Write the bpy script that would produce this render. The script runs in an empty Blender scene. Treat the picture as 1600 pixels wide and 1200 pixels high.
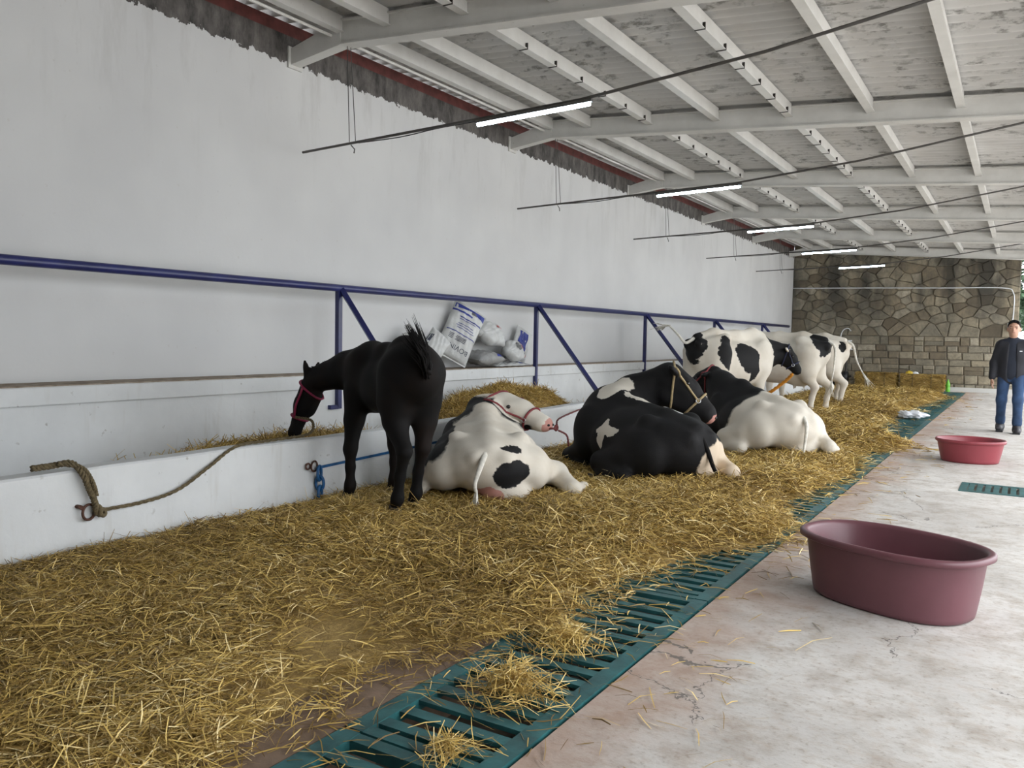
import bpy, bmesh, math, random
import numpy as np
from mathutils import Vector, Matrix
random.seed(7); rng = np.random.default_rng(11)
SC = bpy.context.scene
COL = SC.collection
PI = math.pi

# ------------------------------------------------------------------ camera, sky, exposure
CAM_Z = 1.3
cam_d = bpy.data.cameras.new('camera'); cam = bpy.data.objects.new('camera', cam_d); COL.objects.link(cam)
cam_d.sensor_fit = 'HORIZONTAL'; cam_d.sensor_width = 36.0; cam_d.lens = 36.0 * 1289.67 / 1600.0
cam_d.clip_start = 0.05; cam_d.clip_end = 300
_yaw, _pit, _rol = .5526, .0571, .0188
_fw = Vector((-math.sin(_yaw)*math.cos(_pit), math.cos(_yaw)*math.cos(_pit), -math.sin(_pit)))
_r = Vector((math.cos(_yaw), math.sin(_yaw), 0)); _u = _r.cross(_fw)
_r2 = _r*math.cos(_rol) + _u*math.sin(_rol); _u2 = -_r*math.sin(_rol) + _u*math.cos(_rol)
cam.matrix_world = Matrix(((_r2.x, _u2.x, -_fw.x, 0), (_r2.y, _u2.y, -_fw.y, 0), (_r2.z, _u2.z, -_fw.z, CAM_Z), (0, 0, 0, 1)))
SC.camera = cam
world = bpy.data.worlds.new('overcast_sky'); SC.world = world; world.use_nodes = True
bg = world.node_tree.nodes['Background']; bg.inputs['Color'].default_value = (0.92, 0.96, 1.0, 1)
# overcast sky: three times brighter overhead than at the horizon
_n = world.node_tree.nodes; _l = world.node_tree.links
_tc = _n.new('ShaderNodeTexCoord'); _sx = _n.new('ShaderNodeSeparateXYZ'); _l.new(_tc.outputs['Generated'], _sx.inputs[0])
_mx = _n.new('ShaderNodeMath'); _mx.operation = 'MAXIMUM'; _l.new(_sx.outputs['Z'], _mx.inputs[0]); _mx.inputs[1].default_value = 0.0
_ma = _n.new('ShaderNodeMath'); _ma.operation = 'MULTIPLY_ADD'; _l.new(_mx.outputs[0], _ma.inputs[0]); _ma.inputs[1].default_value = 2.9; _ma.inputs[2].default_value = 1.45
_l.new(_ma.outputs[0], bg.inputs['Strength'])
SC.view_settings.view_transform = 'Standard'; SC.view_settings.look = 'None'
SC.view_settings.gamma = 1.0; SC.view_settings.use_curve_mapping = False
SC.view_settings.exposure = 1.13

# ------------------------------------------------------------------ material helpers
class NT:
    def __init__(s, name):
        s.m = bpy.data.materials.new(name); s.m.use_nodes = True; s.t = s.m.node_tree; s.n = s.t.nodes
        s.b = s.n['Principled BSDF']
    def new(s, typ, **kw):
        n = s.n.new(typ)
        for k, v in kw.items(): setattr(n, k, v)
        return n
    def link(s, a, b): s.t.links.new(a, b)
    def val(s, sock, v):
        if hasattr(v, 'node'): s.link(v, sock)
        elif isinstance(v, (tuple, list)) and len(v) == 3 and sock.type == 'RGBA': sock.default_value = (*v, 1)
        else: sock.default_value = v
    def math(s, op, a, b=None, clamp=False):
        n = s.new('ShaderNodeMath', operation=op, use_clamp=clamp); s.val(n.inputs[0], a)
        if b is not None: s.val(n.inputs[1], b)
        return n.outputs[0]
    def vmath(s, op, a, b=None):
        n = s.new('ShaderNodeVectorMath', operation=op); s.val(n.inputs[0], a)
        if b is not None: s.val(n.inputs[1], b)
        return n.outputs['Value'] if op == 'LENGTH' else n.outputs[0]
    def cmix(s, f, a, b):
        n = s.new('ShaderNodeMix', data_type='RGBA')
        s.val(n.inputs[0], f); s.val(n.inputs[6], a); s.val(n.inputs[7], b); return n.outputs[2]
    def coord(s, kind='Object'):
        return s.new('ShaderNodeTexCoord').outputs[kind]
    def noise(s, vec, scale, detail=4, rough=.6, col=False):
        n = s.new('ShaderNodeTexNoise'); s.link(vec, n.inputs['Vector']); n.inputs['Scale'].default_value = scale
        n.inputs['Detail'].default_value = detail; n.inputs['Roughness'].default_value = rough
        return n.outputs['Color'] if col else n.outputs['Fac']
    def ramp(s, f, stops):
        n = s.new('ShaderNodeValToRGB'); s.link(f, n.inputs[0]); e = n.color_ramp.elements
        while len(e) < len(stops): e.new(.5)
        for x, (p, c) in zip(e, stops):
            x.position = p; x.color = (c, c, c, 1) if not isinstance(c, tuple) else (*c, 1)
        return n.outputs[0]
    def scale(s, vec, v): return s.vmath('MULTIPLY', vec, v)
    def bump(s, h, strength=.3, dist=.01):
        n = s.new('ShaderNodeBump'); s.link(h, n.inputs['Height']); n.inputs['Strength'].default_value = strength
        n.inputs['Distance'].default_value = dist; s.link(n.outputs[0], s.b.inputs['Normal'])
    def out(s, col=None, rough=None, metal=None):
        if col is not None: s.val(s.b.inputs['Base Color'], col)
        if rough is not None: s.val(s.b.inputs['Roughness'], rough)
        if metal is not None: s.b.inputs['Metallic'].default_value = metal
        return s.m

def simple(name, col, rough=.6, metal=0, var=.15, scale=8, bump=0):
    t = NT(name); c = t.coord(); n = t.noise(c, scale)
    dark = tuple(x*(1-var) for x in col); lite = tuple(min(1, x*(1+var)) for x in col)
    t.out(t.cmix(t.ramp(n, [(.3, 0.0), (.7, 1.0)]), dark, lite), rough, metal)
    if bump: t.bump(t.noise(c, scale*6), bump, .005)
    return t.m

def emis(name, col, strength):
    t = NT(name); t.out((.8, .8, .8), .4); t.b.inputs['Emission Color'].default_value = (*col, 1); t.b.inputs['Emission Strength'].default_value = strength
    return t.m

M = {}
def build_materials():
    # white plaster wall, raw dark concrete left above the paint line, streaks running down from it
    t = NT('painted_wall'); g = t.new('ShaderNodeNewGeometry').outputs['Position']
    sep = t.new('ShaderNodeSeparateXYZ'); t.link(g, sep.inputs[0]); z = sep.outputs['Z']
    jag = t.noise(g, 9, 5, .65); zz = t.math('ADD', z, t.math('MULTIPLY', t.math('SUBTRACT', jag, .5), .22))
    unp = t.math('GREATER_THAN', zz, 3.88)
    streak = t.noise(t.scale(g, (3.5, 3.5, .7)), 1.0, 6, .7)
    top = t.math('MULTIPLY', t.math('SUBTRACT', z, 2.6), .7, True)
    stm = t.math('MULTIPLY', t.ramp(streak, [(.52, 0.0), (.8, 1.0)]), t.math('ADD', t.math('MULTIPLY', top, .6), .03))
    big = t.noise(g, .6, 3)
    base = t.cmix(t.ramp(big, [(.35, 0.0), (.65, 1.0)]), (.56, .56, .56), (.63, .63, .625))
    spk = t.ramp(t.noise(g, 22, 3, .5), [(.70, 0.0), (.76, 1.0)])
    base = t.cmix(t.math('MULTIPLY', spk, .25), base, (.42, .38, .33))
    wall = t.cmix(stm, base, (.33, .32, .30))
    dk = t.noise(t.scale(g, (3, 3, 1.2)), 2.5, 6, .7)
    raw = t.cmix(t.ramp(dk, [(.35, 0.0), (.7, 1.0)]), (.035, .032, .03), (.17, .155, .145))
    t.out(t.cmix(unp, wall, raw), .85); t.bump(t.noise(g, 14, 5), .15, .01); M['wall'] = t.m
    # whitewashed trough masonry with scuffs
    t = NT('whitewash'); g = t.new('ShaderNodeNewGeometry').outputs['Position']
    n1 = t.noise(g, 1.6, 4); base = t.cmix(t.ramp(n1, [(.35, 0.0), (.65, 1.0)]), (.62, .63, .63), (.71, .72, .72))
    sp = t.math('MULTIPLY', t.ramp(t.noise(g, 16, 3, .55), [(.66, 0.0), (.73, 1.0)]), t.ramp(t.noise(g, 2.1, 2), [(.45, 0.0), (.6, 1.0)]))
    base = t.cmix(t.math('MULTIPLY', sp, .7), base, (.20, .17, .13))
    drip = t.ramp(t.noise(t.scale(g, (9, 9, 1.3)), 1, 3), [(.6, 0.0), (.8, 1.0)])
    base = t.cmix(t.math('MULTIPLY', drip, .35), base, (.40, .36, .30))
    t.out(base, .75); t.bump(t.noise(g, 10, 5), .25, .012); M['whitewash'] = t.m
    t = NT('ledge_dirt'); g = t.coord(); n1 = t.noise(g, 12, 5)
    t.out(t.cmix(t.ramp(n1, [(.3, 0.0), (.7, 1.0)]), (.16, .11, .07), (.42, .36, .29)), .95); t.bump(n1, .5, .01); M['ledge'] = t.m
    # concrete floor: pale, blotched, straw-dirt brown on the bedding side, hairline cracks
    t = NT('concrete_floor'); g = t.new('ShaderNodeNewGeometry').outputs['Position']
    n1 = t.noise(g, .8, 6, .65); n2 = t.noise(g, 5, 6, .7); n3 = t.noise(g, 40, 3)
    base = t.cmix(t.ramp(n1, [(.35, 0.0), (.65, 1.0)]), (.44, .415, .39), (.62, .595, .565))
    base = t.cmix(t.math('MULTIPLY', t.ramp(n2, [(.46, 0.0), (.66, 1.0)]), .7), base, (.30, .25, .205))
    n4 = t.noise(t.scale(g, (1, 1.6, 1)), 13, 6, .75); base = t.cmix(t.math('MULTIPLY', t.ramp(n4, [(.5, 0.0), (.62, 1.0)]), .45), base, (.40, .33, .27))
    base = t.cmix(t.math('MULTIPLY', t.ramp(n3, [(.58, 0.0), (.70, 1.0)]), .5), base, (.26, .22, .18))
    sep = t.new('ShaderNodeSeparateXYZ'); t.link(g, sep.inputs[0]); x = sep.outputs['X']
    wob = t.math('ADD', x, t.math('MULTIPLY', t.math('SUBTRACT', t.noise(g, 1.7, 4), .5), 1.1))
    red = t.math('SUBTRACT', 1.0, t.math('MULTIPLY', t.math('ABSOLUTE', t.math('ADD', wob, 1.25)), 2.4), True)
    base = t.cmix(t.math('MULTIPLY', red, .75), base, (.36, .23, .165))
    dirt = t.math('LESS_THAN', x, -1.8)
    dcol = t.cmix(t.ramp(n2, [(.35, 0.0), (.65, 1.0)]), (.13, .085, .055), (.24, .165, .115))
    base = t.cmix(dirt, base, dcol)
    vo = t.new('ShaderNodeTexVoronoi', feature='DISTANCE_TO_EDGE'); t.link(t.vmath('ADD', g, t.scale(t.noise(g, 2.5, 5, .7, True), (.5, .5, 0))), vo.inputs['Vector']); vo.inputs['Scale'].default_value = .45
    crack = t.math('MULTIPLY', t.math('LESS_THAN', vo.outputs['Distance'], .0016), t.math('GREATER_THAN', t.noise(g, .9, 2), .5))
    base = t.cmix(t.math('MULTIPLY', crack, .8), base, (.10, .09, .08))
    t.out(base, t.ramp(n2, [(.3, .45), (.7, .8)])); t.bump(t.math('ADD', n2, t.math('MULTIPLY', n3, .4)), .3, .01); M['floor'] = t.m
    M['channel'] = simple('channel_mud', (.075, .06, .045), .8, var=.4)
    t = NT('outside_ground'); g = t.coord(); t.out(t.cmix(t.noise(g, .5, 5), (.52, .51, .49), (.64, .63, .60)), .9); M['outside'] = t.m
    # painted steel
    t = NT('white_steel'); g = t.new('ShaderNodeNewGeometry').outputs['Position']
    n1 = t.noise(g, 3, 4); c = t.cmix(t.ramp(n1, [(.3, 0.0), (.7, 1.0)]), (.56, .55, .52), (.66, .65, .62))
    r = t.ramp(t.noise(g, 25, 4), [(.66, 0.0), (.74, 1.0)]); c = t.cmix(t.math('MULTIPLY', r, .35), c, (.22, .17, .13))
    t.out(c, .55); M['steel'] = t.m
    # corrugated roofing, mould blotches
    t = NT('roof_sheet'); g = t.new('ShaderNodeNewGeometry').outputs['Position']
    n1 = t.noise(t.scale(g, (.5, 1.2, 1)), 1.5, 4); c = t.cmix(t.ramp(n1, [(.3, 0.0), (.7, 1.0)]), (.46, .45, .43), (.57, .56, .54))
    bl = t.math('MULTIPLY', t.ramp(t.noise(t.scale(g, (1, 2.2, 1)), 5.5, 5, .7), [(.52, 0.0), (.64, 1.0)]), t.ramp(t.noise(g, 1.1, 2), [(.40, 0.0), (.55, 1.0)]))
    c = t.cmix(t.math('MULTIPLY', bl, .75), c, (.12, .115, .10)); t.out(c, .7); M['sheet'] = t.m
    M['flash'] = simple('red_flashing', (.13, .035, .03), .6, var=.4)
    M['blue'] = simple('blue_rail_paint', (.017, .021, .10), .35, var=.25, scale=5)
    M['green'] = simple('green_grate_paint', (.020, .095, .098), .45, var=.45, scale=7, bump=.2)
    t = NT('stone'); oi = t.new('ShaderNodeObjectInfo').outputs['Random']; g = t.new('ShaderNodeNewGeometry').outputs['Position']
    c = t.ramp(oi, [(0, (.17, .135, .09)), (.3, (.31, .255, .175)), (.55, (.41, .355, .255)), (.75, (.25, .225, .17)), (1, (.53, .47, .36))])
    n1 = t.noise(g, 6, 7, .75); c = t.cmix(t.math('MULTIPLY', t.ramp(n1, [(.35, 0.0), (.65, 1.0)]), .7), c, (.10, .088, .066))
    sp = t.new('ShaderNodeSeparateXYZ'); t.link(g, sp.inputs[0])
    hi = t.math('MULTIPLY', t.math('SUBTRACT', sp.outputs['Z'], 1.2), .6, True)
    moss2 = t.math('MULTIPLY', t.ramp(t.noise(t.scale(g, (1.6, 1, .35)), 1.0, 4), [(.38, 0.0), (.56, 1.0)]), hi)
    c = t.cmix(t.math('MULTIPLY', moss2, .85), c, (.035, .033, .028)); t.out(c, .9); t.bump(n1, .6, .02); M['stone'] = t.m
    M['mortar'] = simple('mortar', (.22, .19, .15), .95, var=.4, scale=4)
    t = NT('straw'); a = t.new('ShaderNodeAttribute', attribute_name='tint').outputs['Fac']
    t.out(t.ramp(a, [(0, (.17, .105, .03)), (.3, (.28, .175, .045)), (.6, (.52, .35, .088)), (.85, (.76, .55, .18)), (1, (.88, .72, .38))]), .6); M['straw'] = t.m
    t = NT('straw_base'); g = t.coord(); n1 = t.noise(g, 30, 4, .7)
    t.out(t.cmix(t.ramp(n1, [(.3, 0.0), (.7, 1.0)]), (.24, .155, .05), (.46, .31, .10)), .95); t.bump(n1, .8, .02); M['straw_base'] = t.m
    # sacks
    t = NT('woven_sack'); g = t.coord(); n1 = t.noise(g, 5, 4); w = t.noise(t.scale(g, (1, 1, 1)), 60, 2)
    t.out(t.cmix(t.ramp(n1, [(.3, 0.0), (.7, 1.0)]), (.46, .46, .45), (.66, .67, .66)), .5); t.bump(n1, .5, .03); M['sack'] = t.m
    t = NT('grey_sack'); g = t.coord(); n1 = t.noise(g, 5, 4); t.out(t.cmix(t.ramp(n1, [(.3, 0.0), (.7, 1.0)]), (.20, .20, .20), (.36, .36, .35)), .55); t.bump(n1, .5, .03); M['sack_grey'] = t.m
    M['ink_blue'] = simple('blue_print', (.03, .045, .25), .5)
    M['ink_red'] = simple('red_print', (.45, .06, .06), .5)
    M['ink_dark'] = simple('dark_print', (.05, .055, .08), .5)
    M['ink_grey'] = simple('grey_print', (.13, .13, .13), .5)
    M['rope'] = simple('hemp_rope', (.15, .115, .06), .9, var=.5, scale=60, bump=.8)
    M['rope_red'] = simple('red_rope', (.16, .035, .035), .8, var=.3, scale=60, bump=.5)
    M['bluerope'] = simple('blue_strap', (.012, .09, .24), .5, var=.3, scale=20)
    M['dark_iron'] = simple('dark_iron', (.04, .035, .03), .5, .4)
    M['rust'] = simple('rusty_iron', (.10, .045, .03), .7, .3, var=.5, scale=40)
    M['wire'] = simple('grey_wire', (.10, .095, .09), .5, .5)
    M['chrome'] = simple('steel_ring', (.5, .5, .5), .3, .9)
    M['tub_maroon'] = simple('maroon_plastic', (.135, .050, .062), .42, var=.12, scale=3, bump=.05)
    M['tub_red'] = simple('red_plastic', (.24, .038, .05), .4, var=.1, scale=3)
    M['tub_dark'] = simple('dark_red_plastic', (.17, .03, .035), .45, var=.1, scale=3)
    M['tube'] = emis('fluorescent_tube', (.72, .88, 1.0), 26)
    M['white_plastic'] = simple('white_plastic', (.75, .77, .80), .4, var=.05)
    M['bag'] = simple('white_bag', (.78, .80, .84), .35, var=.06)
    M['bottle'] = simple('green_bottle', (.16, .50, .05), .25, var=.05)
    M['black'] = simple('black_rubber', (.012, .012, .014), .5)
    M['yellow'] = simple('yellow_plastic', (.60, .42, .03), .5)
    M['orange'] = simple('orange_rope', (.62, .25, .02), .6, var=.35, scale=50)
    M['halter_tan'] = simple('tan_halter', (.36, .27, .14), .7, var=.2, scale=40)
    M['halter_navy'] = simple('navy_halter', (.02, .025, .06), .7, var=.2)
    M['halter_red'] = simple('red_halter', (.20, .03, .035), .7, var=.2)
    M['halter_magenta'] = simple('magenta_halter', (.24, .012, .055), .6, var=.2)
    M['hoof'] = simple('hoof_horn', (.06, .05, .04), .6)
    M['eye'] = simple('eye', (.006, .005, .005), .08)
    M['pink'] = simple('pink_skin', (.55, .27, .24), .5, var=.2, scale=30)
    M['hair_white'] = simple('white_tail_hair', (.66, .63, .56), .8, var=.2, scale=30)
    M['hair_brown'] = simple('brown_tail_hair', (.27, .16, .07), .8, var=.3, scale=30)
    M['hair_black'] = simple('black_hair', (.008, .007, .007), .8); M['hair_black'].node_tree.nodes['Principled BSDF'].inputs['Specular IOR Level'].default_value = .15
    t = NT('foal_coat'); g = t.coord(); n1 = t.noise(g, 2.5, 3); t.out(t.cmix(t.ramp(n1, [(.45, 0.0), (.8, 1.0)]), (.0075, .007, .007), (.016, .0095, .007)), .7); t.b.inputs['Specular IOR Level'].default_value = .12; M['foal'] = t.m
    M['skin'] = simple('skin', (.46, .26, .18), .5, var=.06)
    M['lips'] = simple('lips', (.34, .13, .11), .5, var=.05)
    M['jacket'] = simple('black_jacket', (.011, .0115, .017), .75, var=.3, scale=6, bump=.1)
    M['shirt'] = simple('dark_shirt', (.012, .016, .028), .85, var=.2)
    M['jeans'] = simple('blue_jeans', (.022, .050, .115), .85, var=.4, scale=5, bump=.2)
    M['boot'] = simple('dark_boots', (.03, .027, .032), .6)
    M['leaf'] = simple('leaf_green', (.05, .10, .045), .6, var=.5, scale=2)
    M['bark'] = simple('bark', (.10, .075, .055), .9, var=.4)

def hide(name, base, patches, noise_amp=.10, noise_scale=5.0, dirt=.25):
    """cow coat: base colour plus (centre, radii, colour) blotches in the animal's own space"""
    t = NT(name); p = t.coord('Object')
    nz = t.vmath('SUBTRACT', t.noise(p, noise_scale, 4, .65, True), (.5, .5, .5))
    q = t.vmath('ADD', p, t.scale(nz, (noise_amp*2,)*3))
    wn = t.noise(p, 3.0, 4)
    col = t.cmix(t.math('MULTIPLY', t.ramp(wn, [(.42, 0.0), (.7, 1.0)]), dirt), base, tuple(x*y for x, y in zip(base, (.62, .50, .36))))
    for c, r, k in patches:
        d = t.vmath('LENGTH', t.vmath('DIVIDE', t.vmath('SUBTRACT', q, tuple(c)), tuple(r)))
        f = t.math('MULTIPLY', t.math('SUBTRACT', 1.03, d), 16.0, True)
        col = t.cmix(f, col, k)
    t.out(col, .7); t.b.inputs['Specular IOR Level'].default_value = .18; t.bump(t.noise(t.scale(p, (1, 1, 3)), 70, 3), .25, .006)
    return t.m
BLK = (.011, .0105, .011); WHT = (.66, .61, .53); PNK = (.50, .25, .21); CRM = (.60, .49, .37)
build_materials()

# ------------------------------------------------------------------ object helpers
def link(name, me, mat, parent=None, loc=None, smooth=False):
    o = bpy.data.objects.new(name, me); COL.objects.link(o)
    if mat is not None and not me.materials:
        for m_ in (mat if isinstance(mat, (list, tuple)) else [mat]): me.materials.append(m_)
    if parent is not None: o.parent = parent
    if loc is not None: o.location = loc
    if smooth: me.polygons.foreach_set('use_smooth', [True]*len(me.polygons))
    return o
def tag(o, label=None, cat=None, group=None, kind=None):
    for k, v in (('label', label), ('category', cat), ('group', group), ('kind', kind)):
        if v: o[k] = v
    return o
def empty(name, loc=(0, 0, 0), rz=0):
    o = bpy.data.objects.new(name, None); COL.objects.link(o); o.location = loc; o.rotation_euler = (0, 0, rz); o.empty_display_size = .2
    return o
class MB:
    """collects simple solids into one mesh"""
    def __init__(s): s.v = []; s.f = []
    def add(s, vs, fs):
        o = len(s.v); s.v += [tuple(x) for x in vs]; s.f += [tuple(i+o for i in f) for f in fs]; return s
    def box(s, x0, x1, y0, y1, z0, z1):
        return s.add([(x0,y0,z0),(x1,y0,z0),(x1,y1,z0),(x0,y1,z0),(x0,y0,z1),(x1,y0,z1),(x1,y1,z1),(x0,y1,z1)],
                     [(0,3,2,1),(4,5,6,7),(0,1,5,4),(1,2,6,5),(2,3,7,6),(3,0,4,7)])
    def hexa(s, p):   # 8 points: bottom 4, top 4
        return s.add(p, [(0,3,2,1),(4,5,6,7),(0,1,5,4),(1,2,6,5),(2,3,7,6),(3,0,4,7)])
    def tube(s, pts, r, n=8, closed=False, caps=True):
        P = [Vector(p) for p in pts]; m = len(P); rr = r if isinstance(r, (list, tuple)) else [r]*m
        prev = None; rings = []
        for i in range(m):
            a = P[(i-1) % m] if (closed or i > 0) else P[i]; b = P[(i+1) % m] if (closed or i < m-1) else P[i]
            d = (b-a).normalized()
            if prev is None:
                up = Vector((0, 0, 1)) if abs(d.z) < .9 else Vector((1, 0, 0)); x = up.cross(d).normalized()
            else:
                x = prev - d*prev.dot(d); x.normalize()
            prev = x; y = d.cross(x)
            rings.append([P[i] + (x*math.cos(2*PI*k/n) + y*math.sin(2*PI*k/n))*rr[i] for k in range(n)])
        vs = [v for rg in rings for v in rg]; fs = []
        for i in range(m if closed else m-1):
            for k in range(n):
                j = (i+1) % m; fs.append((i*n+k, i*n+(k+1) % n, j*n+(k+1) % n, j*n+k))
        if caps and not closed: fs += [tuple(range(n-1, -1, -1)), tuple((m-1)*n+k for k in range(n))]
        return s.add(vs, fs)
    def lathe(s, prof, n=24, sx=1, sy=1, c=(0, 0, 0)):
        vs = []; fs = []
        for (r, z) in prof:
            for k in range(n): vs.append((c[0]+r*sx*math.cos(2*PI*k/n), c[1]+r*sy*math.sin(2*PI*k/n), c[2]+z))
        for i in range(len(prof)-1):
            for k in range(n): fs.append((i*n+k, i*n+(k+1) % n, (i+1)*n+(k+1) % n, (i+1)*n+k))
        fs += [tuple(range(n-1, -1, -1)), tuple((len(prof)-1)*n+k for k in range(n))]
        return s.add(vs, fs)
    def mesh(s, name):
        me = bpy.data.meshes.new(name); me.from_pydata(s.v, [], s.f); me.update(); return me
    def build(s, name, mat, parent=None, loc=None, smooth=False, bevel=0):
        me = s.mesh(name)
        if bevel:
            bm = bmesh.new(); bm.from_mesh(me); bmesh.ops.bevel(bm, geom=bm.edges[:], offset=bevel, segments=1, affect='EDGES'); bm.to_mesh(me); bm.free()
        o = link(name, me, mat, parent, loc, smooth)
        return o
def curve_pts(ctrl, n=24):
    """Catmull-Rom through control points"""
    P = [Vector(p) for p in ctrl]; P = [P[0]*2-P[1]] + P + [P[-1]*2-P[-2]]; out = []
    seg = len(P)-3; per = max(2, n//seg)
    for i in range(seg):
        a, b, c, d = P[i:i+4]
        for k in range(per):
            t = k/per; out.append(.5*((2*b)+(c-a)*t+(2*a-5*b+4*c-d)*t*t+(3*b-a-3*c+d)*t**3))
    out.append(P[-2]); return out

# ------------------------------------------------------------------ implicit bodies -> one continuous skin
class SDF:
    def __init__(s): s.p = []
    def cap(s, a, b, ra, rb, k=.05, sq=None, sub=False):
        s.p.append(('c', np.array(a, float), np.array(b, float), ra, rb, k, sq, sub)); return s
    def chain(s, pts, rad, k=.04, sq=None):
        for i in range(len(pts)-1): s.cap(pts[i], pts[i+1], rad[i], rad[i+1], k, sq)
        return s
    def ell(s, c, r, k=.06, R=None, sub=False):
        s.p.append(('e', np.array(c, float), np.array(r, float), R, None, k, None, sub)); return s
    def dist(s, pr, Q):
        if pr[0] == 'c':
            _, a, b, ra, rb, k, sq, sub = pr; ab = b-a; L = max(1e-9, ab@ab)
            t = np.clip(((Q-a)@ab)/L, 0, 1); v = Q-(a+t[..., None]*ab)
            if sq is not None:
                ax = np.array(sq[0], float); ax /= np.linalg.norm(ax); v = v + ax*((v@ax)*(1/sq[1]-1))[..., None]
            return np.linalg.norm(v, axis=-1)-(ra+t*(rb-ra))
        _, c, r, R, _, k, sq, sub = pr; v = Q-c
        if R is not None: v = v@R
        n0 = np.linalg.norm(v/r, axis=-1); n1 = np.linalg.norm(v/(r*r), axis=-1)+1e-9
        return n0*(n0-1)/n1
    def bb(s, pr):
        if pr[0] == 'c':
            m = max(pr[3], pr[4])*max(1, pr[6][1] if pr[6] else 1); return np.minimum(pr[1], pr[2])-m, np.maximum(pr[1], pr[2])+m
        m = pr[2].max() if pr[3] is not None else pr[2]; return pr[1]-m, pr[1]+m
    def comb(s, F, d, k, sub):
        if sub:
            d = -d; h = np.clip(.5-.5*(F-d)/k*1.0, 0, 1); h = np.clip(.5+.5*(d-F)/k, 0, 1); return F*(1-h)+d*h+k*h*(1-h)
        h = np.clip(.5+.5*(F-d)/k, 0, 1); return F*(1-h)+d*h-k*h*(1-h)
    def eval(s, Q):
        Q = np.asarray(Q, float); F = np.full(Q.shape[:-1], 2.0)
        for pr in s.p: F = s.comb(F, s.dist(pr, Q), pr[5], pr[7])
        return F
    def surf(s, p, it=12, off=0.0):
        """slide a point onto the skin along the gradient"""
        p = np.array(p, float); e = 1e-3
        for _ in range(it):
            f = s.eval(p[None])[0]-off
            g = np.array([s.eval((p+d)[None])[0]-s.eval((p-d)[None])[0] for d in np.eye(3)*e])/(2*e)
            p = p-.8*f*g/max(1e-6, g@g)
        return p
    def ring(s, c, axis, off=.008, n=20, up=(0, 0, 1)):
        """closed loop around the body at c, normal to axis"""
        ax = np.array(axis, float); ax /= np.linalg.norm(ax); x = np.cross(up, ax); x /= np.linalg.norm(x); y = np.cross(ax, x); out = []
        ts = np.linspace(0, .45, 90)
        for k in range(n):
            d = x*math.cos(2*PI*k/n)+y*math.sin(2*PI*k/n); F = s.eval(np.array(c)+ts[:, None]*d)
            i = int(np.argmax(F > 0)); out.append(np.array(c)+d*(ts[i]+off))
        return out
    def strap(s, a, b, off=.008, n=8):
        a = np.array(a, float); b = np.array(b, float); return [s.surf(a+(b-a)*t, 8, off) for t in np.linspace(0, 1, n)]
    def mesh(s, name, vs=.02):
        los, his = zip(*[s.bb(p) for p in s.p if not p[7]]); lo = np.min(los, 0)-3*vs; hi = np.max(his, 0)+3*vs
        N = np.ceil((hi-lo)/vs).astype(int)+1; F = np.full(N, 1.0, np.float32)
        axs = [lo[i]+np.arange(N[i])*vs for i in range(3)]
        for pr in s.p:
            a, b = s.bb(pr); m = pr[5]+3*vs
            i0 = np.clip(np.floor((a-m-lo)/vs).astype(int), 0, N); i1 = np.clip(np.ceil((b+m-lo)/vs).astype(int)+1, 0, N)
            if (i1 <= i0).any(): continue
            G = np.stack(np.meshgrid(*[axs[i][i0[i]:i1[i]] for i in range(3)], indexing='ij'), -1)
            sl = tuple(slice(i0[i], i1[i]) for i in range(3))
            F[sl] = s.comb(F[sl], s.dist(pr, G), pr[5], pr[7])
        I = F < 0; C = [(i, j, k) for i in (0, 1) for j in (0, 1) for k in (0, 1)]
        cs = sum(I[i:N[0]-1+i, j:N[1]-1+j, k:N[2]-1+k].astype(np.int8) for i, j, k in C)
        act = np.argwhere((cs > 0) & (cs < 8)); vid = np.full(N-1, -1, np.int64); vid[tuple(act.T)] = np.arange(len(act))
        val = np.stack([F[act[:, 0]+i, act[:, 1]+j, act[:, 2]+k] for i, j, k in C], 1); Cn = np.array(C, float)
        acc = np.zeros((len(act), 3)); cnt = np.zeros(len(act))
        for a in range(8):
            for b in range(a+1, 8):
                if abs(Cn[a]-Cn[b]).sum() != 1: continue
                mk = (val[:, a] < 0) != (val[:, b] < 0); t = val[mk, a]/(val[mk, a]-val[mk, b])
                acc[mk] += Cn[a]+(Cn[b]-Cn[a])*t[:, None]; cnt[mk] += 1
        V = lo+(act+acc/cnt[:, None])*vs; Q = []
        for ax in range(3):
            u, w = (ax+1) % 3, (ax+2) % 3
            s0 = [slice(None)]*3; s1 = [slice(None)]*3; s0[ax] = slice(0, -1); s1[ax] = slice(1, None)
            A, B = I[tuple(s0)], I[tuple(s1)]; e = np.argwhere(A != B)
            e = e[(e[:, u] > 0) & (e[:, w] > 0) & (e[:, u] < N[u]-1) & (e[:, w] < N[w]-1)]
            fl = A[tuple(e.T)]; du = np.eye(3, dtype=int)[u]; dw = np.eye(3, dtype=int)[w]
            q = np.stack([vid[tuple((e-du-dw).T)], vid[tuple((e-dw).T)], vid[tuple(e.T)], vid[tuple((e-du).T)]], 1)
            q[~fl] = q[~fl][:, ::-1]; Q.append(q)
        Q = np.concatenate(Q); Q = Q[(Q >= 0).all(1)]
        # light relaxation keeps the skin free of grid steps
        for _ in range(2):
            sm = np.zeros_like(V); ct = np.zeros(len(V))
            for a in range(4):
                b = (a+1) % 4; np.add.at(sm, Q[:, a], V[Q[:, b]]); np.add.at(ct, Q[:, a], 1); np.add.at(sm, Q[:, b], V[Q[:, a]]); np.add.at(ct, Q[:, b], 1)
            V = .5*V+.5*sm/np.maximum(ct, 1)[:, None]
        me = bpy.data.meshes.new(name); me.vertices.add(len(V)); me.vertices.foreach_set('co', V.astype(np.float32).ravel())
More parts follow.
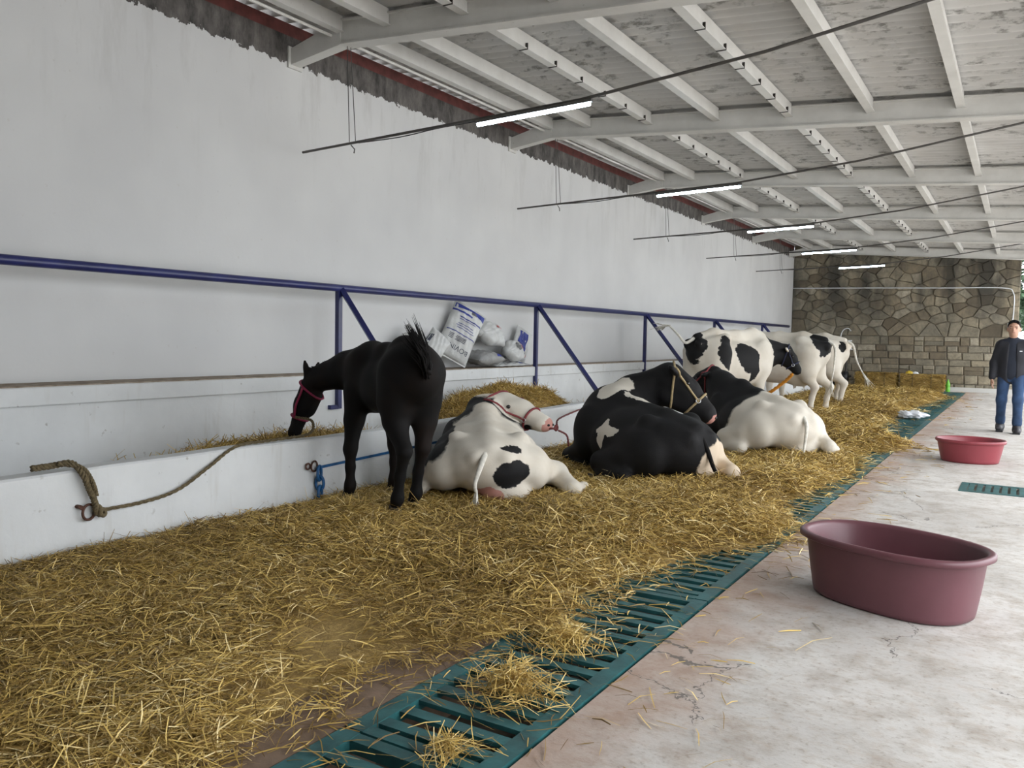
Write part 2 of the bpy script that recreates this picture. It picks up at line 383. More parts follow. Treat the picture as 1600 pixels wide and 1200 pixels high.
        me.loops.add(Q.size); me.loops.foreach_set('vertex_index', Q.astype(np.int32).ravel())
        me.polygons.add(len(Q)); me.polygons.foreach_set('loop_start', np.arange(0, Q.size, 4, dtype=np.int32)); me.polygons.foreach_set('loop_total', np.full(len(Q), 4, np.int32))
        me.update(calc_edges=True); me.validate(); me.polygons.foreach_set('use_smooth', [True]*len(me.polygons)); return me
def rotmat(x, up=(0, 0, 1)):
    """columns: local axes; first axis along x"""
    x = np.array(x, float); x /= np.linalg.norm(x); y = np.cross(up, x); y /= np.linalg.norm(y); z = np.cross(x, y); return np.stack([x, y, z], 1)

# ------------------------------------------------------------------ the setting
XW = -6.1            # face of the long white wall
BAY, Y0B = 3.986, 5.78   # roof frames: spacing and first visible one
YB = 26.3            # stone end wall
def roof_z(x): return 3.835-.068*x   # underside of the sheets
# floor with a drain channel under the gratings
f = MB(); f.box(-1.26, -.37, -18, YB+.3, -.2, 0); f.box(1.41, 14, -18, YB+.3, -.2, 0); f.box(-.37, 1.41, -18, 8.40, -.2, 0); f.box(-.37, 1.41, 8.80, YB+.3, -.2, 0); f.box(XW-.2, -1.86, -18, YB+.3, -.2, 0)
fl = f.build('floor', M['floor']); tag(fl, kind='structure')
MB().box(-1.86, -1.26, 25.72, YB+.3, -.34, 0).build('floor_end', M['floor'], fl)
MB().box(-.37, 1.41, 8.40, 8.80, -.2, -.12).build('floor_recess', M['channel'], fl)
ch = MB().box(-1.86, -1.26, -18, 25.72, -.34, -.2).build('floor_channel', M['channel'], fl)
og = MB().box(14, 60, -40, 70, -.25, -.03).box(-1.0, 14, YB+.3, 70, -.25, -.03).build('ground', M['outside']); tag(og, kind='structure')
w = MB(); w.box(XW-.25, XW, -18, YB+.3, -.2, 4.13); wl = w.build('wall_left', M['wall']); tag(wl, kind='structure')
wr_ = MB().box(2.45, 2.7, -18, -.5, -.2, 4.0).build('shade_wall_right', M['wall']); tag(wr_, kind='structure')  # unseen wall added behind the camera to block daylight from the right
wf_ = MB().box(XW, 2.45, -18.25, -18, -.2, 4.3).build('shade_wall_front', M['wall']); tag(wf_, kind='structure')  # added end wall, out of view, keeps the near-left side darker
MB().box(XW-.05, XW-.004, -18, YB, 4.13, 4.247).build('flashing', M['flash'], wl)
# ceiling: frames, purlins, sheets
ceil = empty('ceiling', (0, 0, 0)); tag(ceil, 'white painted steel roof frame with corrugated sheets', None, None, 'structure')
XR = 2.3
def beam_mesh():
    m = MB(); t = .012
    def pr(x, z0, z1, hw):   # helper: sloped prism between XR and -5.45
        m.hexa([(-5.45, -hw, roof_z(-5.45)+z0), (XR, -hw, roof_z(XR)+z0), (XR, hw, roof_z(XR)+z0), (-5.45, hw, roof_z(-5.45)+z0),
                (-5.45, -hw, roof_z(-5.45)+z1), (XR, -hw, roof_z(XR)+z1), (XR, hw, roof_z(XR)+z1), (-5.45, hw, roof_z(-5.45)+z1)])
    pr(0, -.262, -.248, .075); pr(0, -.248, -.05, .045); pr(0, -.05, -.036, .075)
    return m.mesh('beam')
bme = beam_mesh()
kn = MB().hexa([(XW+.002, -.06, 3.86), (-5.45, -.06, roof_z(-5.45)-.26), (-5.45, .06, roof_z(-5.45)-.26), (XW+.002, .06, 3.86),
                (XW+.002, -.06, 4.01), (-5.45, -.06, roof_z(-5.45)-.04), (-5.45, .06, roof_z(-5.45)-.04), (XW+.002, .06, 4.01)])
kn.box(XW+.001, XW+.02, -.09, .09, 3.83, 4.03); kme = kn.mesh('bracket')
for k in range(-5, 6):
    y = Y0B+k*BAY; link('roof_beam', bme, M['steel'], ceil, (0, y, 0)); link('beam_bracket', kme, M['steel'], ceil, (0, y, 0))
PX = [-5.46, -4.91, -4.07, -3.22, -2.38, -1.52, -.66, .2, 1.06, 1.92]
for i, x in enumerate(PX):
    m = MB(); L = BAY-.10; z = roof_z(x); hw = .032
    m.box(-hw, hw, -L/2, L/2, -.145, -.006); m.box(-hw, hw+.02, -L/2, L/2, -.152, -.145)
    me = m.mesh('purlin'); me.materials.append(M['steel'])
    st = None
    if i in (2, 4):
        s_ = MB()
        for q in range(7): yy = -L/2+.28+q*.56; s_.box(-hw-.004, hw+.024, yy, yy+.012, -.158, -.10)
        st = s_.mesh('strap'); st.materials.append(M['dark_iron'])
    for k in range(-5, 5):
        o = link('purlin', me, None, ceil, (x, Y0B+(k+.5)*BAY, z))
        if st: link('purlin_straps', st, None, o)
# eave conduit running along the first purlin
MB().tube([(-5.56, -16, 4.0), (-5.56, 14, 4.06), (-5.56, 25.6, 4.06)], .014).build('eave_pipe', M['steel'], ceil)
# corrugated sheets: 177 mm waves, laid across the purlins
def sheet_mesh(x0, x1, wy):
    nw = 6; per = 8; n = nw*per+1; vs = []; fs = []
    for xi in (x0, x1):
        for j in range(n):
            y = -wy/2+wy*j/(n-1); vs.append((xi, y, roof_z(xi)+.026+.026*math.cos(2*PI*j/per)))
    for j in range(n-1): fs.append((j, j+1, n+j+1, n+j))
    me = bpy.data.meshes.new('roof_sheet'); me.from_pydata(vs, [], fs); me.update(); me.polygons.foreach_set('use_smooth', [True]*len(fs)); me.materials.append(M['sheet']); return me
XS = [-6.25, -3.9, -1.5, .9, 2.5]
sm_ = [sheet_mesh(XS[i]-(.12 if i else 0), XS[i+1], 1.07) for i in range(4)]
ny = 0; y = -16.86
while y < YB+.6:
    for i in range(4): link('roof_sheet', sm_[i], None, ceil, (0, y, (.004 if ny % 2 else 0)+.006*(i % 2)))
    y += 1.03; ny += 1
# end wall of field stones: coursed below, random above
wb = MB().box(XW, -.12, YB, YB+.3, -.2, 4.25).build('wall_back', M['mortar']); tag(wb, kind='structure')
def clip(poly, n, d):
    out = []
    for i in range(len(poly)):
        a, b = poly[i], poly[(i+1) % len(poly)]; da = a@n-d; db = b@n-d
        if da <= 0: out.append(a)
        if (da < 0) != (db < 0) and abs(da-db) > 1e-12: out.append(a+(b-a)*(da/(da-db)))
    return out
def stone(poly, depth):
    P = np.array(poly); c = P.mean(0); n = len(P)
    def ring(s, dy): return [(c[0]+(p[0]-c[0])*s, YB-dy, c[1]+(p[1]-c[1])*s) for p in P]
    rad = np.linalg.norm(P-c, axis=1).mean(); s1 = max(.6, 1-.007/rad); s2 = max(.45, 1-.032/rad)
    vs = ring(s1, -.01)+ring(s1, depth*.6)+[(x+random.uniform(-.006, .006), y_-random.uniform(0, .012), z+random.uniform(-.006, .006)) for x, y_, z in ring(s2, depth)]
    fs = [tuple(2*n+i for i in range(n))]
    for r in range(2):
        for i in range(n): fs.append((r*n+i, r*n+(i+1) % n, (r+1)*n+(i+1) % n, (r+1)*n+i))
    me = bpy.data.meshes.new('stone'); me.from_pydata(vs, [], fs); me.update(); link('stone', me, M['stone'], wb)
z = 0.0
while z < 1.42:
    hgt = random.uniform(.17, .27); x = XW
    while x < -.14:
        wd = min(random.uniform(.2, .55), -.12-x)
        if wd < .1: break
        if hgt > .22 and random.random() < .25:
            for q in (0, 1): stone([(x, z+q*hgt/2), (x+wd, z+q*hgt/2), (x+wd, z+(q+1)*hgt/2), (x, z+(q+1)*hgt/2)], random.uniform(.02, .045))
        else: stone([(x+random.uniform(0, .015), z), (x+wd, z+random.uniform(0, .02)), (x+wd-random.uniform(0, .02), z+hgt), (x, z+hgt-random.uniform(0, .015))], random.uniform(.02, .05))
        x += wd
    z += hgt
zt = z; S_ = []
while len(S_) < 165:
    p = np.array([random.uniform(XW+.1, -.2), random.uniform(zt+.08, 4.2)])
    if all(abs(p[0]-q[0])+1.15*abs(p[1]-q[1]) > .27 for q in S_) or random.random() < .02: S_.append(p)
WT = [random.uniform(0, .035) for _ in S_]; ANI = np.array([1.0, 1.45])
for i, p in enumerate(S_):
    poly = [np.array(a) for a in ((XW, zt), (-.12, zt), (-.12, 4.25), (XW, 4.25))]
    for j in sorted(range(len(S_)), key=lambda j: (((S_[j]-p)*ANI)**2).sum())[1:26]:
        q = S_[j]; n = (q-p)*ANI*ANI; poly = clip(poly, n, n@((p+q)/2)+(WT[i]-WT[j])/2)
        if len(poly) < 3: break
    if len(poly) >= 3: stone(poly, random.uniform(.02, .06))
MB().box(-2.0, -.12, YB-.16, YB, 0, .12).build('kerb', M['outside'], wb)

# ------------------------------------------------------------------ feed trough, rail
TX, TZ, TY1 = -4.6, .487, 24.6
tr = empty('feed_trough', (TX, 10, 0)); tag(tr, 'long whitewashed masonry feed trough built along the white wall', 'trough')
def at(o, mb, name, mat, **k):
    ob = mb.build(name, mat, None, **k); ob.parent = o; ob.matrix_parent_inverse = Matrix.Translation(-o.location); return ob
m = MB(); n = 90
for i in range(n):   # front wall, hand-plastered top
    a, b = -16+i*(TY1+16)/n, -16+(i+1)*(TY1+16)/n; za, zb = TZ+.006*math.sin(a*2.1)+.004*math.sin(a*5), TZ+.006*math.sin(b*2.1)+.004*math.sin(b*5)
    m.add([(TX, a, 0), (TX, b, 0), (TX-.01, b, zb-.012), (TX-.01, a, za-.012), (TX-.025, b, zb), (TX-.025, a, za), (TX-.15, b, zb), (TX-.15, a, za), (TX-.16, b, .25), (TX-.16, a, .25)],
          [(0, 1, 2, 3), (3, 2, 4, 5), (5, 4, 6, 7), (7, 6, 8, 9)])
m.add([(TX, TY1, 0), (TX-.16, TY1, 0), (TX-.15, TY1, TZ), (TX-.02, TY1, TZ)], [(0, 1, 2, 3)])
at(tr, m, 'front_wall', M['whitewash'])
at(tr, MB().box(-5.74, TX-.14, -16, TY1, .1, .28), 'trough_floor', M['whitewash'])
at(tr, MB().box(XW+.004, -5.74, -16, TY1, 0, .78), 'back_wall', M['whitewash'])
at(tr, MB().box(XW+.004, -5.71, -16, TY1+.05, .765, .895), 'ledge', M['whitewash'], bevel=.008)
at(tr, MB().box(XW+.004, -5.735, -16, TY1, .893, .903), 'ledge_top', M['ledge'])
at(tr, MB().box(-5.9, TX, TY1, TY1+.15, 0, .62), 'end_wall', M['whitewash'])
rl = empty('feed_rail', (-5.72, 10, .9)); tag(rl, 'dark blue tubular steel rail with posts and braces above the trough', 'rail')
at(rl, MB().tube([(-5.72, -16, 1.745), (-5.72, 24.3, 1.745)], .036, 12), 'top_rail', M['blue'], smooth=True)
for k in range(-5, 5):
    y = 6.014+k*3.8675
    at(rl, MB().box(-5.745, -5.695, y-.025, y+.025, .58, 1.74), 'post', M['blue'])
    at(rl, MB().box(-5.75, -5.70, y-.12, y+.03, .56, .60), 'foot_plate', M['blue'])
    m = MB(); a = Vector((-5.70, y+.02, 1.73)); b = Vector((TX-.08, y+.02, TZ-.005)); m.tube([a, b], .034, 4)
    at(rl, m, 'brace', M['blue'])

# ------------------------------------------------------------------ drain gratings
PL = 1.98; sl = MB().box(-1.79, -1.33, -.026, .026, -.016, 0).mesh('slat'); sl.materials.append(M['green'])
fr = MB(); fr.box(-1.85, -1.775, 0, PL-.012, -.04, .004); fr.box(-1.345, -1.275, 0, PL-.012, -.04, .004); fr.box(-1.775, -1.345, 0, .05, -.04, .002); fr.box(-1.775, -1.345, PL-.062, PL-.012, -.04, .002)
fm = fr.mesh('frame'); fm.materials.append(M['green'])
GL = ['green steel drain grating with a loose clump of straw on it', 'green steel drain grating half hidden by straw beside the maroon tub', 'green steel drain grating between the two tubs', 'green steel drain grating buried in straw next to the lying cows']
for k in range(0, 13):
    y = .01+k*PL
    gr = empty('drain_grate', (0, y, 0))
    lab = {0: 'green steel drain grating at the open foot of the straw bed', 1: GL[0], 2: GL[1], 3: 'green drain grating alongside the black cow with the star', 4: 'green drain grating alongside the cow with white hindquarters', 5: 'green drain grating under spilled straw beside the bright red tub', 6: 'green drain grating between the bright red tub and the plastic bag', 7: 'green drain grating beside the crumpled white plastic bag', 8: 'green drain grating just past the crumpled plastic bag', 12: 'green drain grating ending at the foot of the stone wall'}.get(k, 'green drain grating between the plastic bag and the stone wall')
    tag(gr, lab, 'grate', 'drain gratings along the straw bed')
    link('frame', fm, None, gr)
    for j in range(17): link('slat', sl, None, gr, (0, .05+.056+j*.1075, 0))

# second drain crossing the passage, lid of narrow bars
dc = empty('drain_cover', (.52, 8.6, 0)); tag(dc, 'worn green drain cover set across the concrete beside the red tub', 'grate')
MB().box(-.95, .95, -.27, -.20, .0, .006).box(-.95, .95, .20, .27, 0, .006).box(-.95, -.89, -.2, .2, 0, .006).build('frame', M['green'], dc)
bar = MB().box(-.022, .022, -.2, .2, 0, .005).mesh('slat'); bar.materials.append(M['green'])
for j in range(27): link('slat', bar, None, dc, (-.86+j*.066, 0, 0))

# ------------------------------------------------------------------ fluorescent lights on hanging rods
for k in range(5):
    y = Y0B+k*BAY+.02; lf = empty('tube_light', (-3.4, y, 3.15))
    tag(lf, ['lit fluorescent tube on a hung rod above the black foal', 'lit fluorescent tube hung above the black cow with the tan halter', 'lit fluorescent tube hung over the spotted standing cow', 'thin fluorescent tube on a rod close to the last roof beam', 'bluish fluorescent tube hung in front of the stone wall'][k], 'light', 'fluorescent tubes under the roof')
    zz = 3.04+.02*k; dz = .105
    at(lf, MB().tube([(-6.0, y, zz), (-3.0, y, zz+dz), (-1.6, y, zz+.24), (.9, y, zz+.62), (2.2, y, zz+.60)], .012, 6), 'rod', M['wire'])
    at(lf, MB().tube(curve_pts([(-5.3, y+.015, zz+.02), (-4.8, y+.015, zz+.02), (-4.4, y+.02, zz+.05), (-4.0, y+.015, zz+.06)], 16), .005, 5), 'cable', M['black'])
    at(lf, MB().tube([(-5.38, y-.02, zz+.03), (-5.42, y-.02, 4.08)], .004, 5).tube([(-5.34, y+.02, zz+.03), (-5.42, y+.02, 4.08)], .004, 5).tube([(-5.36, y-.02, zz), (-5.36, y+.03, zz-.03), (-5.34, y, zz-.07)], .006, 5), 'hanging_wire', M['wire'])
    at(lf, MB().hexa([(-3.98, y-.02, zz+.035), (-2.9, y-.02, zz+.075), (-2.9, y+.02, zz+.075), (-3.98, y+.02, zz+.035), (-3.98, y-.02, zz+.062), (-2.9, y-.02, zz+.1), (-2.9, y+.02, zz+.1), (-3.98, y+.02, zz+.062)]), 'housing', M['wire'])
    at(lf, MB().tube([(-3.96, y, zz+.025), (-2.92, y, zz+.063)], .016, 10), 'tube', M['tube'], smooth=True)

# ------------------------------------------------------------------ straw
EDGE = np.array([(-2, -1.95), (1.7, -1.95), (2.4, -1.98), (2.8, -1.85), (3.2, -1.62), (3.65, -1.74), (4.8, -1.6), (5.4, -1.24), (5.9, -1.3), (6.7, -1.55), (8.0, -1.42), (8.75, -1.35), (10.3, -1.55), (11.4, -1.02), (12.6, -1.7), (16, -1.85), (20, -1.72), (23, -1.5), (25, -2.2), (26, -2.6)])
MOUNDS = [(-2.35, 5.0, .75, .09), (-1.9, 5.7, .6, .07), (-2.2, 6.3, .6, .08), (-1.9, 7.6, .8, .07), (-1.9, 8.7, .5, .05), (-1.4, 11.2, .5, .05), (-2.6, 12, 1.5, .06), (-3.0, 3.7, .4, .03), (-4.35, 3.5, .35, .03), (-4.35, 2.7, .35, .04), (-3.0, 18, 2.5, .10), (-3.2, 22, 2, .12)]
_ph = rng.uniform(0, 6.28, 12); _fr = rng.uniform(1.2, 5.5, (12, 2))*rng.choice([-1, 1], (12, 2))
def wav(x, y): return sum(np.sin(_fr[i, 0]*x+_fr[i, 1]*y+_ph[i])/(1+.25*i) for i in range(12))/3.0
def straw_h(x, y):
    h = .022+.016*wav(x, y)+.010*wav(2.7*y, 2.3*x)
    for cx, cy, r, a in MOUNDS: h = h+a*np.exp(-((x-cx)**2+(y-cy)**2)/(r*r))
    e = np.interp(y, EDGE[:, 0], EDGE[:, 1])-x
    return np.maximum(h, .004)*np.clip(e/.25, 0, 1)*(.3+.7*np.clip((x-TX-.05)/.5, 0, 1))+.001
def blade_mesh(pos, ln, wd, az, tilt, tint, bend, base_me=None):
    """pos: (n,3) blade centres; strips of two quads"""
    n = len(pos); d = np.stack([np.cos(az)*np.cos(tilt), np.sin(az)*np.cos(tilt), np.sin(tilt)], 1)
    roll = rng.uniform(-.9, .9, n); s = np.stack([-np.sin(az), np.cos(az), np.zeros(n)], 1); up = np.cross(d, s)
    sd = s*np.cos(roll)[:, None]+up*np.sin(roll)[:, None]
    mid = pos+up*(bend*ln)[:, None]+s*(rng.uniform(-.06, .06, n)*ln)[:, None]
    h = (ln/2)[:, None]; w = (wd/2)[:, None]
    V = np.stack([pos-d*h-sd*w*.7, pos-d*h+sd*w*.7, mid-sd*w, mid+sd*w, pos+d*h-sd*w*.5, pos+d*h+sd*w*.5], 1).reshape(-1, 3)
    b = np.arange(n)*6; Q = np.stack([np.stack([b, b+1, b+3, b+2], 1), np.stack([b+2, b+3, b+5, b+4], 1)], 1).reshape(-1, 4)
    return V, Q, np.repeat(tint, 6)
def np_mesh(name, V, Q, tint=None, matidx=None):
    me = bpy.data.meshes.new(name); me.vertices.add(len(V)); me.vertices.foreach_set('co', np.asarray(V, np.float32).ravel())
    me.loops.add(Q.size); me.loops.foreach_set('vertex_index', Q.astype(np.int32).ravel())
    me.polygons.add(len(Q)); me.polygons.foreach_set('loop_start', np.arange(0, Q.size, 4, dtype=np.int32)); me.polygons.foreach_set('loop_total', np.full(len(Q), 4, np.int32))
    me.update(calc_edges=True)
    if tint is not None: at_ = me.attributes.new('tint', 'FLOAT', 'POINT'); at_.data.foreach_set('value', np.asarray(tint, np.float32))
    if matidx is not None: me.polygons.foreach_set('material_index', matidx.astype(np.int32))
    return me
def tints(x, y, n): return np.clip(.50+.14*wav(x*.7, y*.6)+rng.normal(0, .27, n), 0, 1)
parts = []
# surface under the loose stalks
gy = np.concatenate([np.arange(-1, 9, .06), np.arange(9, 26.2, .15)]); gx = np.linspace(TX+.002, -.95, 70)
GX, GY = np.meshgrid(gx, gy); GZ = straw_h(GX, GY)-.012; nr, nc = GX.shape
BV = np.stack([GX, GY, GZ], -1).reshape(-1, 3); ii = (np.arange(nr-1)[:, None]*nc+np.arange(nc-1)).ravel(); BQ = np.stack([ii, ii+1, ii+nc+1, ii+nc], 1); BQ = BQ[(np.interp(BV[BQ[:, 0], 1], EDGE[:, 0], EDGE[:, 1])-BV[BQ[:, 0], 0]) > .03]
def scatter(n, y0, y1, ln, wd, lift, tl):
    y = rng.uniform(y0, y1, n*2); x = rng.uniform(TX+.02, -.7, n*2)
    e = np.interp(y, EDGE[:, 0], EDGE[:, 1])+.10*wav(3*y, 5*x)-x
    bare = np.clip(1.2-1.15*np.exp(-((x+2.3)**2/.16+(y-2.4)**2/.25))-.8*np.exp(-((x+2.75)**2/.15+(y-3.0)**2/.1))-.55*np.clip(wav(1.7*x+3, 1.9*y), 0, 1), .05, 1)
    pr = np.where(e > 0, np.clip(.25+e/.25, 0, 1)*bare, .16*np.exp(e/.10)+.008)
    intub = (((x+.51)/.50)**2+((y-4.5)/.48)**2 < 1) | (((x+.45)/.38)**2+((y-10.55)/.36)**2 < 1) | (((x+3.95)/.30)**2+((y-14.9)/.30)**2 < 1)
    keep = (rng.uniform(0, 1, n*2) < pr) & ~intub; x, y = x[keep][:n], y[keep][:n]; m = len(x)
    L = rng.uniform(.45, 1.35, m)*ln*np.where(rng.uniform(0, 1, m) < .06, 1.7, 1); tilt = rng.normal(0, tl, m)
    inside = np.interp(y, EDGE[:, 0], EDGE[:, 1]) > x
    tilt = np.where(inside, tilt, tilt*.2)
    x = np.maximum(x, TX+.02+.3*L*np.abs(np.cos(0)))
    z = straw_h(x, y)+rng.uniform(.15, 1, m)**2*lift*np.where(inside, 1, .15)*(.35+.65*np.clip((x-TX)/.4, 0, 1))+np.abs(np.sin(tilt))*L*.32+.002
    return blade_mesh(np.stack([x, y, z], 1), L, wd*rng.uniform(.6, 1.3, m), rng.uniform(0, 2*PI, m), tilt, tints(x, y, m), rng.uniform(-.02, .10, m))
parts.append(scatter(52000, .6, 3.4, .105, .0042, .022, .22))
parts.append(scatter(72000, 3.4, 6.5, .12, .0052, .028, .26))
parts.append(scatter(60000, 6.5, 11, .14, .0072, .035, .26))
parts.append(scatter(62000, 11, 26, .16, .011, .045, .26))
def clump(n, cx, cy, r, hgt, ln, wd, zb=0):
    a = rng.uniform(0, 2*PI, n); q = np.abs(rng.normal(0, .5, n))*r; x = cx+q*np.cos(a); y = cy+q*np.sin(a)
    z = zb+rng.uniform(0.05, 1, n)*hgt*np.exp(-(q/r)**2*1.6)+.006; L = ln*rng.uniform(.5, 1.5, n)
    return blade_mesh(np.stack([x, y, z], 1), L, np.full(n, wd), rng.uniform(0, 2*PI, n), rng.normal(0, .35, n), np.clip(rng.normal(.66, .18, n), 0, 1), rng.uniform(-.05, .12, n))
parts.append(clump(520, -1.52, 2.52, .21, .09, .13, .0036)); parts.append(clump(160, -1.45, 2.02, .13, .05, .12, .0036)); parts.append(clump(500, -1.6, 3.05, .2, .05, .12, .004))
V = [BV]; Q = [BQ]; T = [np.zeros(len(BV))]; off = len(BV)
for v, q, t_ in parts: V.append(v); Q.append(q+off); T.append(t_); off += len(v)
V = np.concatenate(V); Q = np.concatenate(Q); T = np.concatenate(T); mi = np.zeros(len(Q)); mi[:len(BQ)] = 1
sb = link('straw_bedding', np_mesh('straw_bedding', V, Q, T, mi), [M['straw'], M['straw_base']])
tag(sb, 'loose golden straw bedding spread over the stall floor', 'straw', None, 'stuff')
# hay heaped in the trough
def heap(name, label, cx, cy, rx, ry, hgt, nb, zb=.282):
    ny_, nx_ = 40, 24; Y_, X_ = np.meshgrid(np.linspace(-1, 1, ny_), np.linspace(-1, 1, nx_), indexing='ij')
    def hz(u, v): return hgt*np.clip(1-(u*u)**1.3-(v*v), 0, 1)**.7*(1+.22*wav(2.2*u+cy, 2.4*v))
    V0 = np.stack([cx+X_*rx, cy+Y_*ry, zb+np.maximum(hz(X_, Y_)-.012, 0.001)], -1).reshape(-1, 3)
    i_ = (np.arange(ny_-1)[:, None]*nx_+np.arange(nx_-1)).ravel(); Q0 = np.stack([i_, i_+1, i_+nx_+1, i_+nx_], 1)
    u = np.clip(rng.normal(0, .48, nb), -1, 1); v = np.clip(rng.normal(0, .48, nb), -1, 1); tl = rng.normal(0, .4, nb); L = rng.uniform(.06, .2, nb)
    P_ = np.stack([cx+u*rx*.93, cy+v*ry, zb+hz(u, v)+rng.uniform(0, .03, nb)+np.abs(np.sin(tl))*L*.3], 1)
    v1, q1, t1 = blade_mesh(P_, L, np.full(nb, .0065), rng.uniform(0, 2*PI, nb), tl, np.clip(rng.normal(.52, .22, nb), 0, 1), rng.uniform(-.05, .12, nb))
    mi_ = np.zeros(len(Q0)+len(q1)); mi_[:len(Q0)] = 1
    o = link(name, np_mesh(name, np.concatenate([V0, v1]), np.concatenate([Q0, q1+len(V0)]), np.concatenate([np.zeros(len(V0)), t1]), mi_), [M['straw'], M['straw_base']])
    tag(o, label, 'hay', None, 'stuff'); return o
heap('hay_heap', 'big heap of hay in the trough behind the black foal', -5.2, 8.25, .46, 1.55, .36, 15000)
heap('hay_layer', 'thin layer of hay in the trough under the foal head', -5.22, 4.9, .42, 1.3, .10, 5000)
heap('hay_strewn', 'sparse hay strewn in the trough behind the lying cows', -5.2, 13.0, .42, 2.8, .10, 5000)

# ------------------------------------------------------------------ animals
def hoof(root, p, r=.05, h=.07, fwd=(1, 0, 0), name='hoof'):
    m = MB(); x, y, z = p
    m.lathe([(r*1.12, 0), (r*1.08, h*.4), (r*.88, h)], 10, 1.15, .95, (x+fwd[0]*r*.3, y+fwd[1]*r*.3, z)); return m.build(name, M['hoof'], root, smooth=True)
def ball(root, name, c, r, mat, s=(1, 1, 1)):
    bm = bmesh.new(); bmesh.ops.create_icosphere(bm, subdivisions=2, radius=r); bmesh.ops.scale(bm, vec=s, verts=bm.verts); me = bpy.data.meshes.new(name); bm.to_mesh(me); bm.free()
    return link(name, me, mat, root, tuple(c), True)
def cow_head(S, root, poll, muz, up=(0, 0, 1), sc=1.0, earcol=None, tagc=False, halter=None, eyes=True):
    """adds skull, jaw, muzzle and ears to the skin; returns a function that adds eyes, halter and tag once the skin is complete"""
    poll = np.array(poll, float); muz = np.array(muz, float); R = rotmat(muz-poll, up); d, l, u = R[:, 0], R[:, 1], R[:, 2]; L = np.linalg.norm(muz-poll)
    mid = poll+d*L*.42; S.cap(poll+d*.05*sc-u*.02, mid, .118*sc, .105*sc, .05, (l, 1.08)); S.cap(mid, muz-d*.07*sc, .098*sc, .070*sc, .05)
    S.cap(poll+d*.13*sc-u*.115*sc, muz-d*.10*sc-u*.045*sc, .088*sc, .052*sc, .05)     # jaw
    S.ell(muz-d*.05*sc-u*.012*sc, (.078*sc, .082*sc, .072*sc), .03, R)              # muzzle
    for sg in (1, -1):
        S.ell(poll+d*.15*sc+l*sg*.095*sc+u*.035*sc, (.05*sc, .03*sc, .035*sc), .03, R)   # brow
        e0 = poll+d*.05*sc+l*sg*.10*sc+u*.02*sc; ax = l*sg*1.0-d*.15-u*.12; Re = rotmat(ax, u); S.ell(e0+ax*.10*sc, (.115*sc, .052*sc, .024*sc), .025, Re)
    def finish():
        ev = []
        if eyes:
            for sg in (1, -1): ball(root, 'eye', S.surf(poll+d*.17*sc+l*sg*.13*sc+u*.03*sc, 10, -.006), .019*sc, M['eye'])
        for sg in (1, -1): ball(root, 'nostril', S.surf(muz+d*.03*sc+l*sg*.035*sc+u*.02*sc, 10, -.004), .012*sc, M['eye'])
        if tagc: 
            q = S.surf(poll+d*.04*sc+l*tagc*.19*sc+u*.05*sc, 10, .004); m = MB().lathe([(.022, -.003), (.022, .003)], 14); o = m.build('ear_tag', M['yellow'], root); o.location = tuple(q)
            o.rotation_euler = Vector(_fw).to_track_quat('Z', 'Y').to_euler(); o.rotation_euler = Vector(tuple(u-.7*d+.3*l*tagc)).to_track_quat('Z', 'Y').to_euler()
        if halter:
            hm = M[halter]; nb = S.ring(muz-d*L*.34, d, .007, 22, u); hd = S.ring(poll+d*.10*sc-u*.05*sc, d*.75+u*.66, .007, 22, l)
            MB().tube(nb, .0115, 6, True).build('noseband', hm, root, smooth=True)
            MB().tube(hd, .0115, 6, True).build('crown_strap', hm, root, smooth=True)
            for sg in (1, -1):
                a = max(nb, key=lambda p: (p-muz)@l*sg); b = max(hd, key=lambda p: (p-poll)@(l*sg*1.0-u*.6))
                MB().tube(S.strap(a, b, .007), .011, 6).build('cheek_strap', hm, root, smooth=True)
                rg = [a+np.array(d)*.022*math.cos(t)+u*.022*math.sin(t)+l*sg*.008 for t in np.linspace(0, 2*PI, 12, endpoint=False)]
                MB().tube(rg, .005, 5, True).build('halter_ring', M['chrome'], root, smooth=True)
    return finish
def tail(root, pts, r0=.024, r1=.010, mat=None, tuft=None, tl=.22, tm=None):
    P = curve_pts(pts, 20); n = len(P); MB().tube(P, [r0+(r1-r0)*i/(n-1) for i in range(n)], 7).build('tail', mat or M['hair_white'], root, smooth=True)
    if tuft:
        e = P[-1]; d = Vector(tuft).normalized(); m = MB()
        for i in range(26):
            j = Vector((random.gauss(0, .16), random.gauss(0, .16), random.gauss(0, .16))); l_ = tl*random.uniform(.6, 1.1)
            m.tube([e-d*.03, e+(d+j*.5)*l_*.5, e+(d+j*1.0+Vector((0, 0, -.12)))*l_], [.008, .007, .002], 4)
        m.build('tail_tuft', tm or mat or M['hair_white'], root, smooth=True)

